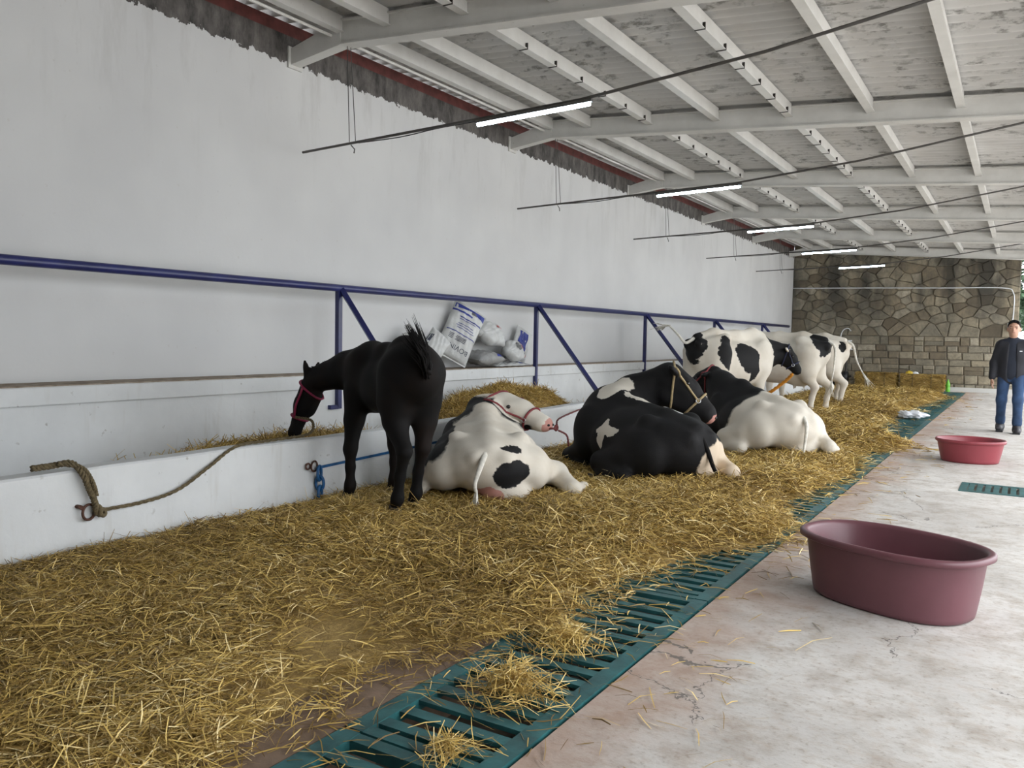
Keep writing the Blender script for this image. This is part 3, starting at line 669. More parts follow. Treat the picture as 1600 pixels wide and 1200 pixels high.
def lying_cow(loc, heading, label, coat, neck, poll, muz, hup=(0, 0, 1), sc=1.0, halter=None, tagc=False, tailp=None, tailmat=None, tuft=None, tuftm=None, vs=.02, leg_out=1.0, leg=None):
    root = empty('cow', loc, heading); tag(root, label, 'cow', 'black and white cows lying in the straw'); S = SDF()
    S.ell((-.02, 0, .33), (.60, .45, .335), .07); S.ell((.42, 0, .40), (.42, .33, .34), .1); S.ell((-.52, 0, .34), (.34, .36, .27), .1)
    S.chain([(-.74, 0, .50), (-.35, 0, .585), (.05, 0, .64), (.38, 0, .72), (.55, 0, .69)], [.055, .055, .065, .08, .11], .09)      # topline
    for sg in (1, -1):
        S.ell((-.40, sg*.25, .555), (.10, .07, .065), .05); S.ell((-.78, sg*.11, .43), (.06, .05, .06), .05); S.cap((-.40, sg*.25, .53), (-.78, sg*.11, .43), .055, .045, .07)
        S.ell((-.40, sg*.34, .28), (.30, .16, .22), .08)                                         # thigh
        S.ell((.46, sg*.27, .36), (.20, .11, .27), .08)                                          # shoulder
    # right hind leg stretched out to the side, left one tucked
    o = leg_out; lp = leg or [(-.36, -.38, .25), (-.18, -.56*o, .19), (-.58, -.66*o, .115), (-.22, -.80*o, .055), (-.10, -.83*o, .045)]; S.chain(lp, [.15, .11, .066, .045, .045], .05)
    S.chain([(-.36, .40, .22), (-.05, .48, .16), (-.45, .54, .085), (-.12, .57, .05)], [.15, .10, .058, .042], .05)
    # fore legs folded under the chest
    for sg in (1, -1): S.chain([(.48, sg*.27, .22), (.82, sg*.24, .10), (.55, sg*.30, .055), (.45, sg*.30, .05)], [.11, .07, .045, .045], .04)
    S.ell((-.62, -.12, .10), (.16, .20, .12), .06)                                               # udder
    pts = [(.52, 0, .56)]+list(neck)+[tuple(np.array(poll)-np.array((0, 0, .03)))]; k = len(pts); S.chain(pts, list(np.linspace(.225, .115, k)), .08)
    S.chain([(.58, 0, .42)]+[tuple(np.array(n_)-np.array((0, 0, .17))) for n_ in neck]+[tuple(np.array(poll)-np.array((0, 0, .20)))], list(np.linspace(.20, .09, len(neck)+2)), .08)   # dewlap
    fin = cow_head(S, root, poll, muz, hup, sc, None, tagc, halter)
    link('body', S.mesh('cow_body', vs), coat, root); fin()
    hoof(root, (lp[-1][0]+.04, lp[-1][1]-.02, .0), .045, .06, (.6, -.3)); hoof(root, (-.06, .58, 0), .045, .06)
    tail(root, tailp or [(-.80, 0, .47), (-.90, .03, .38), (-.93, .06, .22), (-.95, .10, .06)], .026, .012, tailmat, tuft, .2, tuftm)
    return root, S

def standing_cow(loc, heading, label, coat, neck, poll, muz, hup=(0, 0, 1), halter=None, tagc=False, tailp=None, tuft=None, sc=1.0, vs=.022, step=0.0):
    root = empty('cow', loc, heading); tag(root, label, 'cow', 'cows standing at the trough'); S = SDF()
    S.ell((-.02, 0, .93), (.80, .36, .39), .08); S.ell((.50, 0, .98), (.36, .27, .40), .1); S.ell((-.58, 0, 1.10), (.36, .27, .28), .1)
    S.chain([(-.82, 0, 1.34), (-.45, 0, 1.40), (.05, 0, 1.38), (.45, 0, 1.42), (.62, 0, 1.36)], [.07, .085, .085, .09, .12], .10)
    for sg in (1, -1):
        S.ell((-.46, sg*.25, 1.34), (.10, .075, .07), .06); S.ell((-.88, sg*.12, 1.24), (.06, .05, .07), .05); S.cap((-.46, sg*.25, 1.33), (-.88, sg*.12, 1.24), .06, .05, .08)
        st = step*sg
        S.chain([(-.58, sg*.19, 1.10), (-.60+st*.3, sg*.20, .82), (-.66+st*.6, sg*.19, .66)], [.24, .19, .12], .08)
        S.chain([(-.66+st*.6, sg*.19, .66), (-.82+st, sg*.18, .50), (-.77+st, sg*.18, .30), (-.75+st, sg*.18, .12), (-.71+st, sg*.18, .05)], [.105, .066, .050, .052, .05], .04)
        S.ell((.48, sg*.22, 1.0), (.20, .11, .32), .08)
        S.chain([(.46, sg*.20, .85), (.44-st, sg*.18, .66), (.50-st, sg*.17, .40), (.49-st, sg*.17, .12), (.52-st, sg*.17, .05)], [.15, .10, .064, .046, .05], .04)
        hoof(root, (-.70+st, sg*.18, 0), .052, .08); hoof(root, (.53-st, sg*.17, 0), .05, .08)
    S.ell((-.42, 0, .66), (.25, .17, .17), .08)
    for q in ((-.5, .07), (-.5, -.07), (-.33, .07), (-.33, -.07)): S.cap((q[0], q[1], .55), (q[0], q[1], .45), .022, .016, .02)
    pts = [(.58, 0, 1.15)]+list(neck)+[tuple(np.array(poll)-np.array((0, 0, .03)))]; k = len(pts); S.chain(pts, list(np.linspace(.255, .12, k)), .08)
    S.chain([(.66, 0, .92)]+[tuple(np.array(n_)-np.array((0, 0, .12))) for n_ in neck], list(np.linspace(.17, .09, len(neck)+1)), .08)
    fin = cow_head(S, root, poll, muz, hup, sc, None, tagc, halter)
    link('body', S.mesh('cow_body', vs), coat, root); fin()
    tail(root, tailp or [(-.88, 0, 1.33), (-1.0, 0, 1.22), (-1.0, 0, .9), (-.97, 0, .62)], .03, .012, None, tuft or (0, 0, -1), .25)
    return root, S
R_ = math.radians
# cow lying with its rump to the passage, nearest the foal
coat1 = hide('coat_white_two_spots', WHT, [((.66, .0, .50), (.45, .46, .36), BLK), ((.10, .40, .42), (.74, .16, .30), BLK), ((-.70, -.10, .49), (.10, .14, .05), BLK), ((-.80, -.17, .29), (.16, .16, .13), BLK), ((-.76, .02, .10), (.12, .13, .07), PNK), ((.66, -.40, .74), (.36, .36, .19), WHT), ((.49, -.60, .56), (.085, .085, .085), PNK)], .05, 7)
cow1, S1 = lying_cow((-3.83, 5.81, .02), R_(126), 'white cow with two black rump spots lying beside the black foal', coat1,
    [(.76, -.03, .70)], (.85, -.17, .80), (.49, -.59, .57), (.1, .1, 1), halter='halter_red', tailp=[(-.80, .04, .48), (-.92, .08, .38), (-.96, .12, .24), (-.97, .11, .16)], tuft=(0, .05, -1), sc=1.2)
cow1.scale = (1, 1, .84)
coat2 = hide('coat_black_star', BLK, [((.40, .0, .80), (.13, .24, .13), WHT), ((.14, -.02, .72), (.28, .07, .06), WHT), ((-.02, .44, .44), (.17, .2, .045), WHT), ((.03, .44, .42), (.06, .2, .15), WHT), ((-.80, -.28, .22), (.22, .30, .22), CRM), ((-.5, -.66, .05), (.26, .2, .12), WHT), ((-.62, -.12, .06), (.16, .22, .10), WHT), ((.02, -.66, .76), (.07, .09, .06), WHT), ((-.18, -.77, .50), (.09, .09, .08), PNK)], .06, 6, .1)
LEGB = [(-.38, -.34, .27), (-.30, -.52, .24), (-.86, -.32, .13), (-.58, -.62, .06), (-.48, -.68, .045)]
cow2, S2 = lying_cow((-3.02, 7.22, .02), R_(152), 'black cow with a white star on its flank and a tan halter', coat2,
    [(.44, -.24, .74)], (.17, -.45, .96), (-.16, -.75, .53), (-.5, -.87, .6), halter='halter_tan', tagc=-1, tailmat=M['hair_black'], tailp=[(-.80, 0, .47), (-.86, -.03, .34), (-.86, -.14, .14), (-.80, -.34, .05)], tuft=(.3, -1, 0), tuftm=M['hair_brown'], sc=1.3, leg=LEGB)
coat3 = hide('coat_black_front', WHT, [((.48, .05, .45), (.62, .75, .52), BLK), ((.75, 0, .8), (.6, .6, .5), BLK)], .08, 5, .08)
cow3, S3 = lying_cow((-2.62, 9.85, .02), R_(140), 'cow with black front and white hindquarters lying behind the black cow', coat3,
    [(.80, .02, .72)], (1.0, .0, .86), (1.30, .22, .62), halter='halter_red', tuft=(0, 0, -1), leg=LEGB, sc=1.12)
coat4 = hide('coat_patched', WHT, [((-.86, .0, 1.2), (.16, .22, .26), BLK), ((-.55, -.36, 1.12), (.17, .2, .26), BLK), ((.02, -.33, 1.08), (.26, .2, .28), BLK), ((.16, -.36, .85), (.11, .2, .22), BLK), ((.92, 0, 1.1), (.36, .4, .5), BLK), ((1.15, -.38, .88), (.34, .34, .34), BLK)], .11, 7, .3)
cow4, S4 = standing_cow((-3.95, 13.1, 0), R_(66), 'standing cow with large black side patches and a swishing tail', coat4,
    [(.84, -.1, 1.12)], (1.02, -.22, 1.18), (1.15, -.42, .80), (.3, -.2, 1), halter='halter_navy', tagc=-1, tailp=[(-.88, 0, 1.33), (-1.02, .04, 1.26), (-1.10, .12, 1.38), (-1.12, .30, 1.52)], tuft=(-.1, 1, -.1))
coat5 = hide('coat_black_tailhead', WHT, [((-.78, .1, 1.28), (.20, .26, .26), BLK), ((.9, 0, 1.1), (.5, .5, .6), BLK)], .10, 7, .3)
cow5, S5 = standing_cow((-3.86, 15.6, 0), R_(182), 'standing white cow with one large black tailhead patch beside the patched cow', coat5, [(.84, 0, 1.2)], (1.05, 0, 1.25), (1.35, 0, .95), step=.10)
coat6 = hide('coat_few_specks', WHT, [((-.82, .16, 1.22), (.07, .12, .12), BLK), ((-.62, .27, 1.12), (.06, .12, .08), BLK), ((.9, 0, 1.1), (.5, .5, .6), BLK)], .09, 8, .3)
cow6, S6 = standing_cow((-3.86, 17.55, 0), R_(178), 'standing white cow with small black rump specks, furthest along the trough', coat6, [(.82, .16, 1.2)], (.96, .38, 1.24), (1.20, .56, .95), tailp=[(-.88, 0, 1.33), (-1.0, 0, 1.25), (-1.08, 0, .95), (-1.2, .02, .72)], tuft=(-.5, 0, -.8), step=-.08)

# foal with its head down in the trough
def build_foal():
    root = empty('foal', (-4.02, 4.78, .02), R_(155)); tag(root, 'black foal standing with its head lowered into the trough', 'foal'); S = SDF()
    S.ell((.0, 0, .90), (.46, .20, .225), .08); S.ell((.30, 0, .92), (.24, .175, .25), .08); S.ell((-.34, 0, 1.00), (.30, .205, .24), .08)
    S.chain([(-.50, 0, 1.10), (-.25, 0, 1.185), (.05, 0, 1.14), (.30, 0, 1.16)], [.07, .06, .06, .06], .1)
    S.chain([(.36, 0, 1.02), (.58, .10, .98), (.80, .27, .90)], [.19, .135, .095], .07); S.chain([(.40, 0, 1.12), (.62, .10, 1.06), (.80, .27, .95)], [.07, .06, .06], .06)
    poll = np.array((.84, .30, .88)); muz = np.array((.96, .42, .43)); R = rotmat(muz-poll, (1, .5, .3)); d, l, u = R.T
    S.cap(poll+d*.03, poll+d*.20, .085, .085, .04); S.cap(poll+d*.2, muz-d*.05, .078, .05, .04); S.cap(poll+d*.10-u*.07, poll+d*.22-u*.06, .062, .055, .04); S.ell(muz-d*.03, (.06, .052, .05), .03, R)
    for sg in (1, -1): S.ell(poll-d*.075+l*sg*.06+u*.05, (.095, .034, .022), .02, rotmat(-d+l*sg*.3+u*.45, u))
    for sg, hx, hy, fx, fy in ((1, -.38, .11, .25, .21), (-1, -.27, -.09, .34, -.20)):
        S.chain([(-.36, sg*.085, 1.0), (-.33, sg*.105, .80), (-.35, sg*.105, .66)], [.165, .125, .085], .07)
        S.chain([(-.34, sg*.12, .66), (hx-.10, hy, .47), (hx-.03, hy, .28), (hx, hy, .12), (hx+.04, hy, .06)], [.09, .052, .036, .042, .042], .04)
        S.ell((.32, sg*.13, .92), (.14, .08, .22), .07)
        S.chain([(.30, sg*.13, .82), ((.3+fx)/2, (sg*.13+fy)/2, .62), (fx, fy, .40), (fx, fy, .26), (fx, fy, .12), (fx+.03, fy, .06)], [.115, .075, .05, .034, .04, .042], .04)
        hoof(root, (hx+.03, hy, 0), .046, .07); hoof(root, (fx+.02, fy, 0), .046, .07)
    link('body', S.mesh('foal_body', .016), M['foal'], root)
    for sg in (1, -1): ball(root, 'eye', S.surf(poll+d*.13+l*sg*.085+u*.03, 10, -.006), .017, M['eye'])
    hm = M['halter_magenta']; nb = S.ring(muz-d*.17, d, .006, 20, u); hd = S.ring(poll+d*.05, d+u*.3, .006, 20, l)
    MB().tube(nb, .010, 6, True).build('noseband', hm, root, smooth=True); MB().tube(hd, .010, 6, True).build('crown_strap', hm, root, smooth=True)
    for sg in (1, -1):
        a = max(nb, key=lambda p: (p-muz)@l*sg); b = max(hd, key=lambda p: (p-poll)@(l*sg)); MB().tube(S.strap(a, b, .006), .010, 6).build('cheek_strap', hm, root, smooth=True)
    # flicked-up brushy tail and short mane
    tail(root, [(-.56, 0, 1.10), (-.66, .02, 1.08), (-.70, .05, 1.02)], .028, .02, M['hair_black'])
    m = MB()
    for i in range(110):
        b = Vector((-.66+random.gauss(0, .012), .04+random.gauss(0, .012), 1.02+random.gauss(0, .02))); j = Vector((random.gauss(0, .03), random.gauss(0, .03), random.gauss(0, .05)))
        m.tube([b, b+Vector((-.05, .06, .15))+j*.6, b+Vector((-.02, .13, .22+.10*random.random()))+j*.9], [.006, .0055, .001], 3)
    m.build('tail_brush', M['hair_black'], root, smooth=True)
    m = MB()
    for i in range(46):
        t = i/45; c = Vector((.38, 0, 1.19)).lerp(Vector((.80, .27, 1.0)), t); j = Vector((random.gauss(0, .02), random.gauss(0, .03), random.uniform(.0, .018)))
        m.tube([c-Vector((0, 0, .05)), c+j*.6, c+j+Vector((0, .02, 0))], [.010, .008, .002], 4)
    m.build('mane', M['hair_black'], root, smooth=True)
    return root, S
foal, SF = build_foal()

# ------------------------------------------------------------------ sacks on the ledge
def sack(name, label, c, L, W, T, R, prints=(), mat='sack', tied=False, puff=2.4):
    """pillow-shaped woven bag; prints are (polygon-mesh builder, ink) mapped onto its upper face"""
    root = empty(name, (0, 0, 0)); root.matrix_world = Matrix.Translation(c) @ R; tag(root, label, 'sack', 'feed sacks piled on the ledge')
    def th(u, v):
        a = max(0, 1-abs(u)**puff); b = max(0, 1-abs(v)**puff); return T/2*(a*b)**.45
    def wid(u):   # tied ends gather in
        return W/2*((1-.72*max(0, (abs(u)-.45)/.55)**1.6) if (tied and u < 0) else (1-.05*math.cos(u*PI/2)))
    nu, nv = 30, 22; vs = []; fs = []
    for sd in (1, -1):
        for i in range(nu+1):
            for j in range(nv+1):
                u = -1+2*i/nu; v = -1+2*j/nv; wr = .006*math.sin(9*u+5*v)+.005*math.sin(17*v-7*u)+(.010*math.sin(22*v)*max(0, -u-.2) if tied else 0)
                vs.append((u*L/2, v*wid(u), sd*(th(u, v)+wr*min(1, 4*(1-abs(u)))*min(1, 4*(1-abs(v))))))
    def ix(s, i, j): return s*(nu+1)*(nv+1)+i*(nv+1)+j
    for i in range(nu):
        for j in range(nv):
            fs.append((ix(0, i, j), ix(0, i+1, j), ix(0, i+1, j+1), ix(0, i, j+1))); fs.append((ix(1, i, j), ix(1, i, j+1), ix(1, i+1, j+1), ix(1, i+1, j)))
    me = bpy.data.meshes.new('bag'); me.from_pydata(vs, [], fs); bm = bmesh.new(); bm.from_mesh(me); bmesh.ops.remove_doubles(bm, verts=bm.verts, dist=.0015); bm.to_mesh(me); bm.free()
    link('bag', me, M[mat], root, smooth=True)
    # stitched end seam / tied neck
    if tied:
        m = MB(); m.lathe([(.035, 0), (.022, .03), (.05, .07), (.062, .10)], 14); o = m.build('tied_neck', M[mat], root, smooth=True); o.location = (-L/2+.02, 0, 0); o.rotation_euler = (0, -PI/2, 0)
    else:
        for e in (-1, 1): MB().box(e*L/2-.014, e*L/2+.014, -wid(e)*.98, wid(e)*.98, -.004, .004).build('end_seam', M[mat], root)
    for k, (poly, ink) in enumerate(prints):
        V_, F_ = poly; pv = []
        for (x, y_) in V_:
            u = x/(L/2); v = y_/max(.02, wid(u)); wr = .006*math.sin(9*u+5*v)+.005*math.sin(17*v-7*u)+(.010*math.sin(22*v)*max(0, -u-.2) if tied else 0)
            pv.append((x, y_, th(u, min(1, max(-1, v)))+wr*min(1, 4*(1-abs(u)))*min(1, 4*(1-abs(v)))+.0035))
        me = bpy.data.meshes.new('print'); me.from_pydata(pv, [], F_); link('printed_panel' if len(F_) > 60 else 'printed_mark', me, M[ink], root)
    return root
def grid(x0, x1, y0, y1, n=10, k=6, sk=0.0):
    V_ = [(x0+(x1-x0)*i/n, y0+(y1-y0)*j/k+sk*(x0+(x1-x0)*i/n)) for i in range(n+1) for j in range(k+1)]
    return V_, [(i*(k+1)+j, (i+1)*(k+1)+j, (i+1)*(k+1)+j+1, i*(k+1)+j+1) for i in range(n) for j in range(k)]
def wedge(p, n=8):     # triangle fan grid between three corners
    a, b, c = [Vector((*q, 0)) for q in p]; V_ = []; F_ = []; row = []
    for i in range(n+1):
        r_ = []
        for j in range(i+1):
            q = a if i == 0 else (a+(b-a)*(i/n)).lerp(a+(c-a)*(i/n), j/i); r_.append(len(V_)); V_.append((q.x, q.y))
        row.append(r_)
    for i in range(n):
        for j in range(i+1):
            F_.append((row[i][j], row[i+1][j], row[i+1][j+1]))
            if j < i: F_.append((row[i][j], row[i+1][j+1], row[i][j+1]))
    return V_, F_
def disc(cx, cy, a, b, n=18, k=4):
    V_ = [(cx, cy)]+[(cx+a*q/k*math.cos(2*PI*i/n), cy+b*q/k*math.sin(2*PI*i/n)) for q in range(1, k+1) for i in range(n)]
    F_ = [(0, 1+i, 1+(i+1) % n) for i in range(n)]+[(1+(q-1)*n+i, 1+q*n+i, 1+q*n+(i+1) % n, 1+(q-1)*n+(i+1) % n) for q in range(1, k) for i in range(n)]
    return V_, F_
def text(s, size, x, y_, rot=0):
    cu = bpy.data.curves.new('lettering', 'FONT'); cu.body = s; cu.size = size; cu.align_x = 'CENTER'; cu.align_y = 'CENTER'; cu.resolution_u = 2
    o = bpy.data.objects.new('lettering', cu); me = bpy.data.meshes.new_from_object(o); bpy.data.objects.remove(o); bpy.data.curves.remove(cu)
    c_, s_ = math.cos(rot), math.sin(rot); V_ = [(x+v.co.x*c_-v.co.y*s_, y_+v.co.x*s_+v.co.y*c_) for v in me.vertices]; F_ = [tuple(p.vertices) for p in me.polygons]; bpy.data.meshes.remove(me); return V_, F_
def frame(xax, nrm):
    x = Vector(xax).normalized(); n_ = Vector(nrm); n_ = (n_-x*n_.dot(x)).normalized(); y_ = n_.cross(x); return Matrix(((x.x, y_.x, n_.x, 0), (x.y, y_.y, n_.y, 0), (x.z, y_.z, n_.z, 0), (0, 0, 0, 1)))
lines = [(grid(.02+.030*i, .028+.030*i, -.15+.02*(i % 3), .10+.015*(i % 2), 1, 10), 'ink_blue') for i in (0, 1, 2, 4, 5)]
sack('feed_sack', 'upright leaning white sack with blue print and lettering', (-5.90, 8.33, 1.330), .72, .46, .17, frame((0.05, .50, .80), (.80, -.42, .30)),
     [(text('BOVINO', .092, -.225, 0.0, PI/2), 'ink_dark'), (grid(-.045, -.034, -.19, .20, 2, 14), 'ink_blue'), (grid(.165, .18, -.20, .10, 2, 12), 'ink_blue'), (grid(.225, .25, -.05, .22, 2, 12), 'ink_blue'), (wedge([(.335, .21), (.335, -.21), (.27, .21)]), 'ink_blue'), (wedge([(.335, -.21), (.25, -.21), (.325, .0)]), 'ink_blue'), (grid(.275, .31, -.10, -.02, 2, 4), 'ink_grey')]
     + lines + [(grid(-.14+.018*i, -.131+.018*i, -.08, .06-.01*(i % 2), 1, 6), 'ink_dark') for i in range(4)] + [(grid(-.14+.018*i, -.131+.018*i, .09, .15, 1, 3), 'ink_dark') for i in range(4)])
sack('feed_sack', 'white tied sack with faint red lettering lying on the pile', (-5.88, 8.98, 1.332), .58, .34, .22, frame((-.15, 1, -.06), (.9, .05, .5)), [(text('CHINO', .075, .14, .06, 0), 'ink_red')], tied=True)
sack('feed_sack', 'tied sack with grey oval and red rim lettering in front', (-5.85, 9.52, 1.110), .54, .30, .20, frame((-.25, 1, 0), (.9, .1, .45)), [(disc(-.02, .03, .085, .06), 'ink_grey'), (grid(.15, .175, -.13, .13, 2, 12), 'ink_red'), *[(grid(.10, .122, -.09+.04*i, -.07+.04*i, 1, 2), 'ink_dark') for i in range(5)]], tied=True)
sack('feed_sack', 'grey sack lying flat at the bottom of the pile', (-5.84, 8.74, 1.028), .60, .34, .18, frame((0, 1, 0), (.14, 0, 1)), [(wedge([(.28, -.15), (.12, -.15), (.28, .05)]), 'ink_blue')], mat='sack_grey')
sack('feed_sack', 'white sack with a broad blue band standing by the rail post', (-5.97, 9.90, 1.192), .46, .32, .08, frame((.0, .45, .85), (.9, -.25, .1)), [(grid(-.19, .18, -.06, .10, 10, 6), 'ink_blue')])
sack('feed_sack', 'empty flattened white sack spread along the ledge edge', (-5.87, 9.36, .940), .86, .28, .025, frame((0, 1, 0), (.15, 0, 1)), [(grid(.30, .36, -.10, .10, 2, 6), 'ink_blue'), (grid(-.16, -.13, -.07, .07, 1, 6), 'ink_dark'), (grid(-.05, .06, -.02, .0, 6, 1), 'ink_grey')])
sack('feed_sack', 'crumpled tied sack half hidden behind the foal rump', (-5.88, 7.75, 1.153), .42, .30, .22, frame((.1, .6, .6), (.8, -.3, .3)), [(grid(-.1, .1, .1, .14, 4, 2), 'ink_dark')], tied=True)
sack('feed_sack', 'knotted sack top showing above the foal back', (-5.92, 7.32, 1.134), .40, .28, .20, frame((.05, -.3, -.9), (.8, -.3, .1)), tied=True)

# ------------------------------------------------------------------ ropes, rings, chain on the trough
def torus(c, R, r, nrm=(1, 0, 0), n=20, sx=1.0):
    A = rotmat(nrm, (0, 0, 1) if abs(nrm[2]) < .9 else (1, 0, 0)); return [np.array(c)+A[:, 1]*R*sx*math.cos(t)+A[:, 2]*R*math.sin(t) for t in np.linspace(0, 2*PI, n, endpoint=False)]
rg = empty('tether_ring', (TX, 2.70, .27)); tag(rg, 'rusty tether ring holding the hemp rope on the trough front', 'ring')
at(rg, MB().tube(torus((TX+.02, 2.76, .235), .045, .008, (1, .25, 0)), .008, 6, True), 'ring', M['rust'], smooth=True)
at(rg, MB().tube([(TX-.02, 2.70, .275), (TX+.02, 2.705, .275), (TX+.03, 2.72, .262)], .012, 6), 'eye_bolt', M['rust'])
def strands(path, r, tw=9.0, ns=3, sub=90):
    P = curve_pts(path, sub); m = MB()
    for s_ in range(ns):
        out = []
        for i, p in enumerate(P):
            d = (P[min(i+1, len(P)-1)]-P[max(i-1, 0)]).normalized(); x = Vector((0, 0, 1)).cross(d)
            x = x.normalized() if x.length > .05 else Vector((1, 0, 0)); y_ = d.cross(x); a = 2*PI*s_/ns+i*tw/10; out.append(p+(x*math.cos(a)+y_*math.sin(a))*r*.55)
        m.tube(out, r*.55, 5)
    return m
hr = empty('hemp_rope', (TX+.03, 2.78, .25)); tag(hr, 'brown hemp rope knotted to the ring and running up over the trough', 'rope')
at(hr, strands([(TX+.03, 2.82, .235), (TX+.03, 3.1, .24), (TX+.03, 3.35, .28), (TX+.025, 3.6, .40), (TX-.01, 3.85, .505), (TX-.06, 4.2, .507), (TX-.08, 4.6, .52), (TX-.2, 4.75, .60), (-4.97, 4.74, .62)], .011, 6, 3, 160), 'lead', M['rope'], smooth=True)
at(hr, strands([(TX+.035, 2.80, .22), (TX+.045, 2.78, .30), (TX+.04, 2.75, .38), (TX+.035, 2.72, .46), (TX-.03, 2.69, .525), (TX-.08, 2.60, .515), (TX-.10, 2.50, .51)], .019, 9, 3, 70), 'hanging_end', M['rope'], smooth=True)
at(hr, strands([(TX+.05, 2.79, .33), (TX+.055, 2.76, .42), (TX+.02, 2.72, .50), (TX-.05, 2.62, .53)], .014, 9, 3, 40), 'loop', M['rope'], smooth=True)
at(hr, MB().tube(torus((TX+.035, 2.815, .235), .026, .013, (.3, 1, 0), 12), .014, 6, True).tube(torus((TX+.045, 2.83, .225), .02, .012, (1, .4, .3), 12), .013, 6, True), 'knot', M['rope'], smooth=True)
r2 = empty('tether_ring', (TX, 4.52, .285)); tag(r2, 'iron tether ring with the blue strap and chain', 'ring')
at(r2, MB().tube(torus((TX+.02, 4.56, .28), .04, .007, (1, .2, 0)), .007, 6, True), 'ring', M['rust'], smooth=True)
at(r2, MB().tube(torus((TX+.015, 4.50, .285), .022, .006, (1, 0, 0)), .007, 6, True), 'eye_bolt', M['rust'], smooth=True)
bs = empty('blue_strap', (TX+.04, 4.6, .27)); tag(bs, 'blue webbing strap stretched along the trough behind the foal', 'strap')
at(bs, MB().hexa([(TX+.02, 4.58, .255), (TX+.03, 4.58, .255), (TX+.03, 6.3, .31), (TX+.02, 6.3, .31), (TX+.02, 4.58, .275), (TX+.03, 4.58, .275), (TX+.03, 6.3, .33), (TX+.02, 6.3, .33)]), 'webbing', M['bluerope'])
bc = empty('chain', (TX+.05, 4.6, 0)); tag(bc, 'blue plastic chain hanging from the tether ring to the straw', 'chain')
for i in range(4):
    c = (TX+.045, 4.59+.004*i, .225-.078*i); nr = (1, .35, 0) if i % 2 == 0 else (.5, -1, 0)
    at(bc, MB().tube([Vector(p) for p in torus(c, .056, .01, nr, 18, .55)], .012, 7, True), 'link', M['bluerope'] if i < 3 else M['black'], smooth=True)
at(bc, MB().box(TX+.05, TX+.075, 4.62, 4.75, .01, .03), 'tail_end', M['bluerope'])
rr = empty('red_rope', (-3.7, 6.75, .4)); tag(rr, 'dark red lead rope from the white cow to the trough wall', 'rope')
rings1 = Vector((-3.68, 6.52, .48))
at(rr, strands([tuple(rings1), (rings1.x+.06, rings1.y+.14, .47), (-4.1, 7.6, .45), (TX+.03, 9.0, .43)], .010, 6, 3, 60), 'lead', M['rope_red'], smooth=True)
at(rr, MB().tube(torus((rings1.x+.06, rings1.y+.14, .47), .022, .01, (1, 0, 0), 12), .012, 6, True), 'knot', M['rope_red'], smooth=True)
at(rr, strands([(rings1.x+.09, rings1.y+.13, .45), (rings1.x+.14, rings1.y+.2, .40), (rings1.x+.15, rings1.y+.22, .30)], .009, 6, 3, 24), 'loose_end', M['rope_red'], smooth=True)

# ------------------------------------------------------------------ tubs
def tub(label, c, rz, a, b, h, mat, flare=.10, sup=2.5, lip=.03, warp=0.0):
    root = empty('tub', c, rz); tag(root, label, 'tub'); n = 56
    def ringp(s, z, grow=0):
        out = []
        for k in range(n):
            t = 2*PI*k/n; ct, st = math.cos(t), math.sin(t); rad = (abs(ct)**sup+abs(st)**sup)**(-1/sup)
            out.append(((a*s+grow)*rad*ct, (b*s+grow)*rad*st, z+warp*(ct**2-.5)*(z/h)**2))
        return out
    s0 = 1-flare
    prof = [(s0*.93, 0.0, 0), (s0*.985, .008, 0), (s0, .03, 0), (s0+(1-s0)*.5, h*.5, 0), (.985, h-.045, 0), (.99, h-.04, 0), (1.0, h-.036, lip*.55), (1.0, h-.028, lip), (1.0, h-.008, lip), (1.0, h, lip*.65), (1.0, h-.002, .0), (.985, h-.02, -.006), (s0+(1-s0)*.5, h*.5, -.010), (s0, .04, -.012), (s0*.94, .022, -.012)]
    vs = []; fs = []
    for s, z, g_ in prof: vs += ringp(s, z, g_)
    for i in range(len(prof)-1):
        for k in range(n): fs.append((i*n+k, i*n+(k+1) % n, (i+1)*n+(k+1) % n, (i+1)*n+k))
    fs.append(tuple(range(n-1, -1, -1))); fs.append(tuple((len(prof)-1)*n+k for k in range(n)))
    me = bpy.data.meshes.new('shell'); me.from_pydata(vs, [], fs); link('shell', me, M[mat], root, smooth=True)
    return root
tub('large maroon oval plastic tub standing empty on the concrete', (-.51, 4.50, 0), R_(-22), .43, .285, .325, 'tub_maroon', .10)
tub('smaller bright red plastic tub on the concrete near the man', (-.45, 10.55, 0), R_(8), .335, .30, .255, 'tub_red', .13, 2.1, .018)
tub('dark red round tub under the standing cows', (-3.95, 14.9, 0), 0, .33, .33, .30, 'tub_dark', .15, 2.0, .015)

# ------------------------------------------------------------------ small things on the floor
bm = bmesh.new(); bmesh.ops.create_icosphere(bm, subdivisions=4, radius=1)
for v in bm.verts:
    p = v.co.copy(); k = 1+.16*math.sin(7*p.x+3*p.y)+.12*math.sin(11*p.y-6*p.z)+.10*math.sin(15*p.x+9*p.z); v.co = Vector((p.x*.21*k, p.y*.17*k, max(0, .05+p.z*.065*k)))
me = bpy.data.meshes.new('plastic_bag'); bm.to_mesh(me); bm.free(); tag(link('plastic_bag', me, M['bag'], None, (-1.58, 15.85, .03), True), 'crumpled white plastic bag lying on the drain grating', 'bag')
bt = empty('bottle', (-1.72, 25.9, 0)); tag(bt, 'bright green plastic bottle standing before the stone wall', 'bottle')
MB().lathe([(.055, 0), (.06, .02), (.06, .10), (.052, .13), (.06, .16), (.058, .22), (.025, .29), (.02, .31)], 16).build('body', M['bottle'], bt, smooth=True)
MB().lathe([(.023, .31), (.023, .34)], 12).build('cap', M['bottle'], bt)
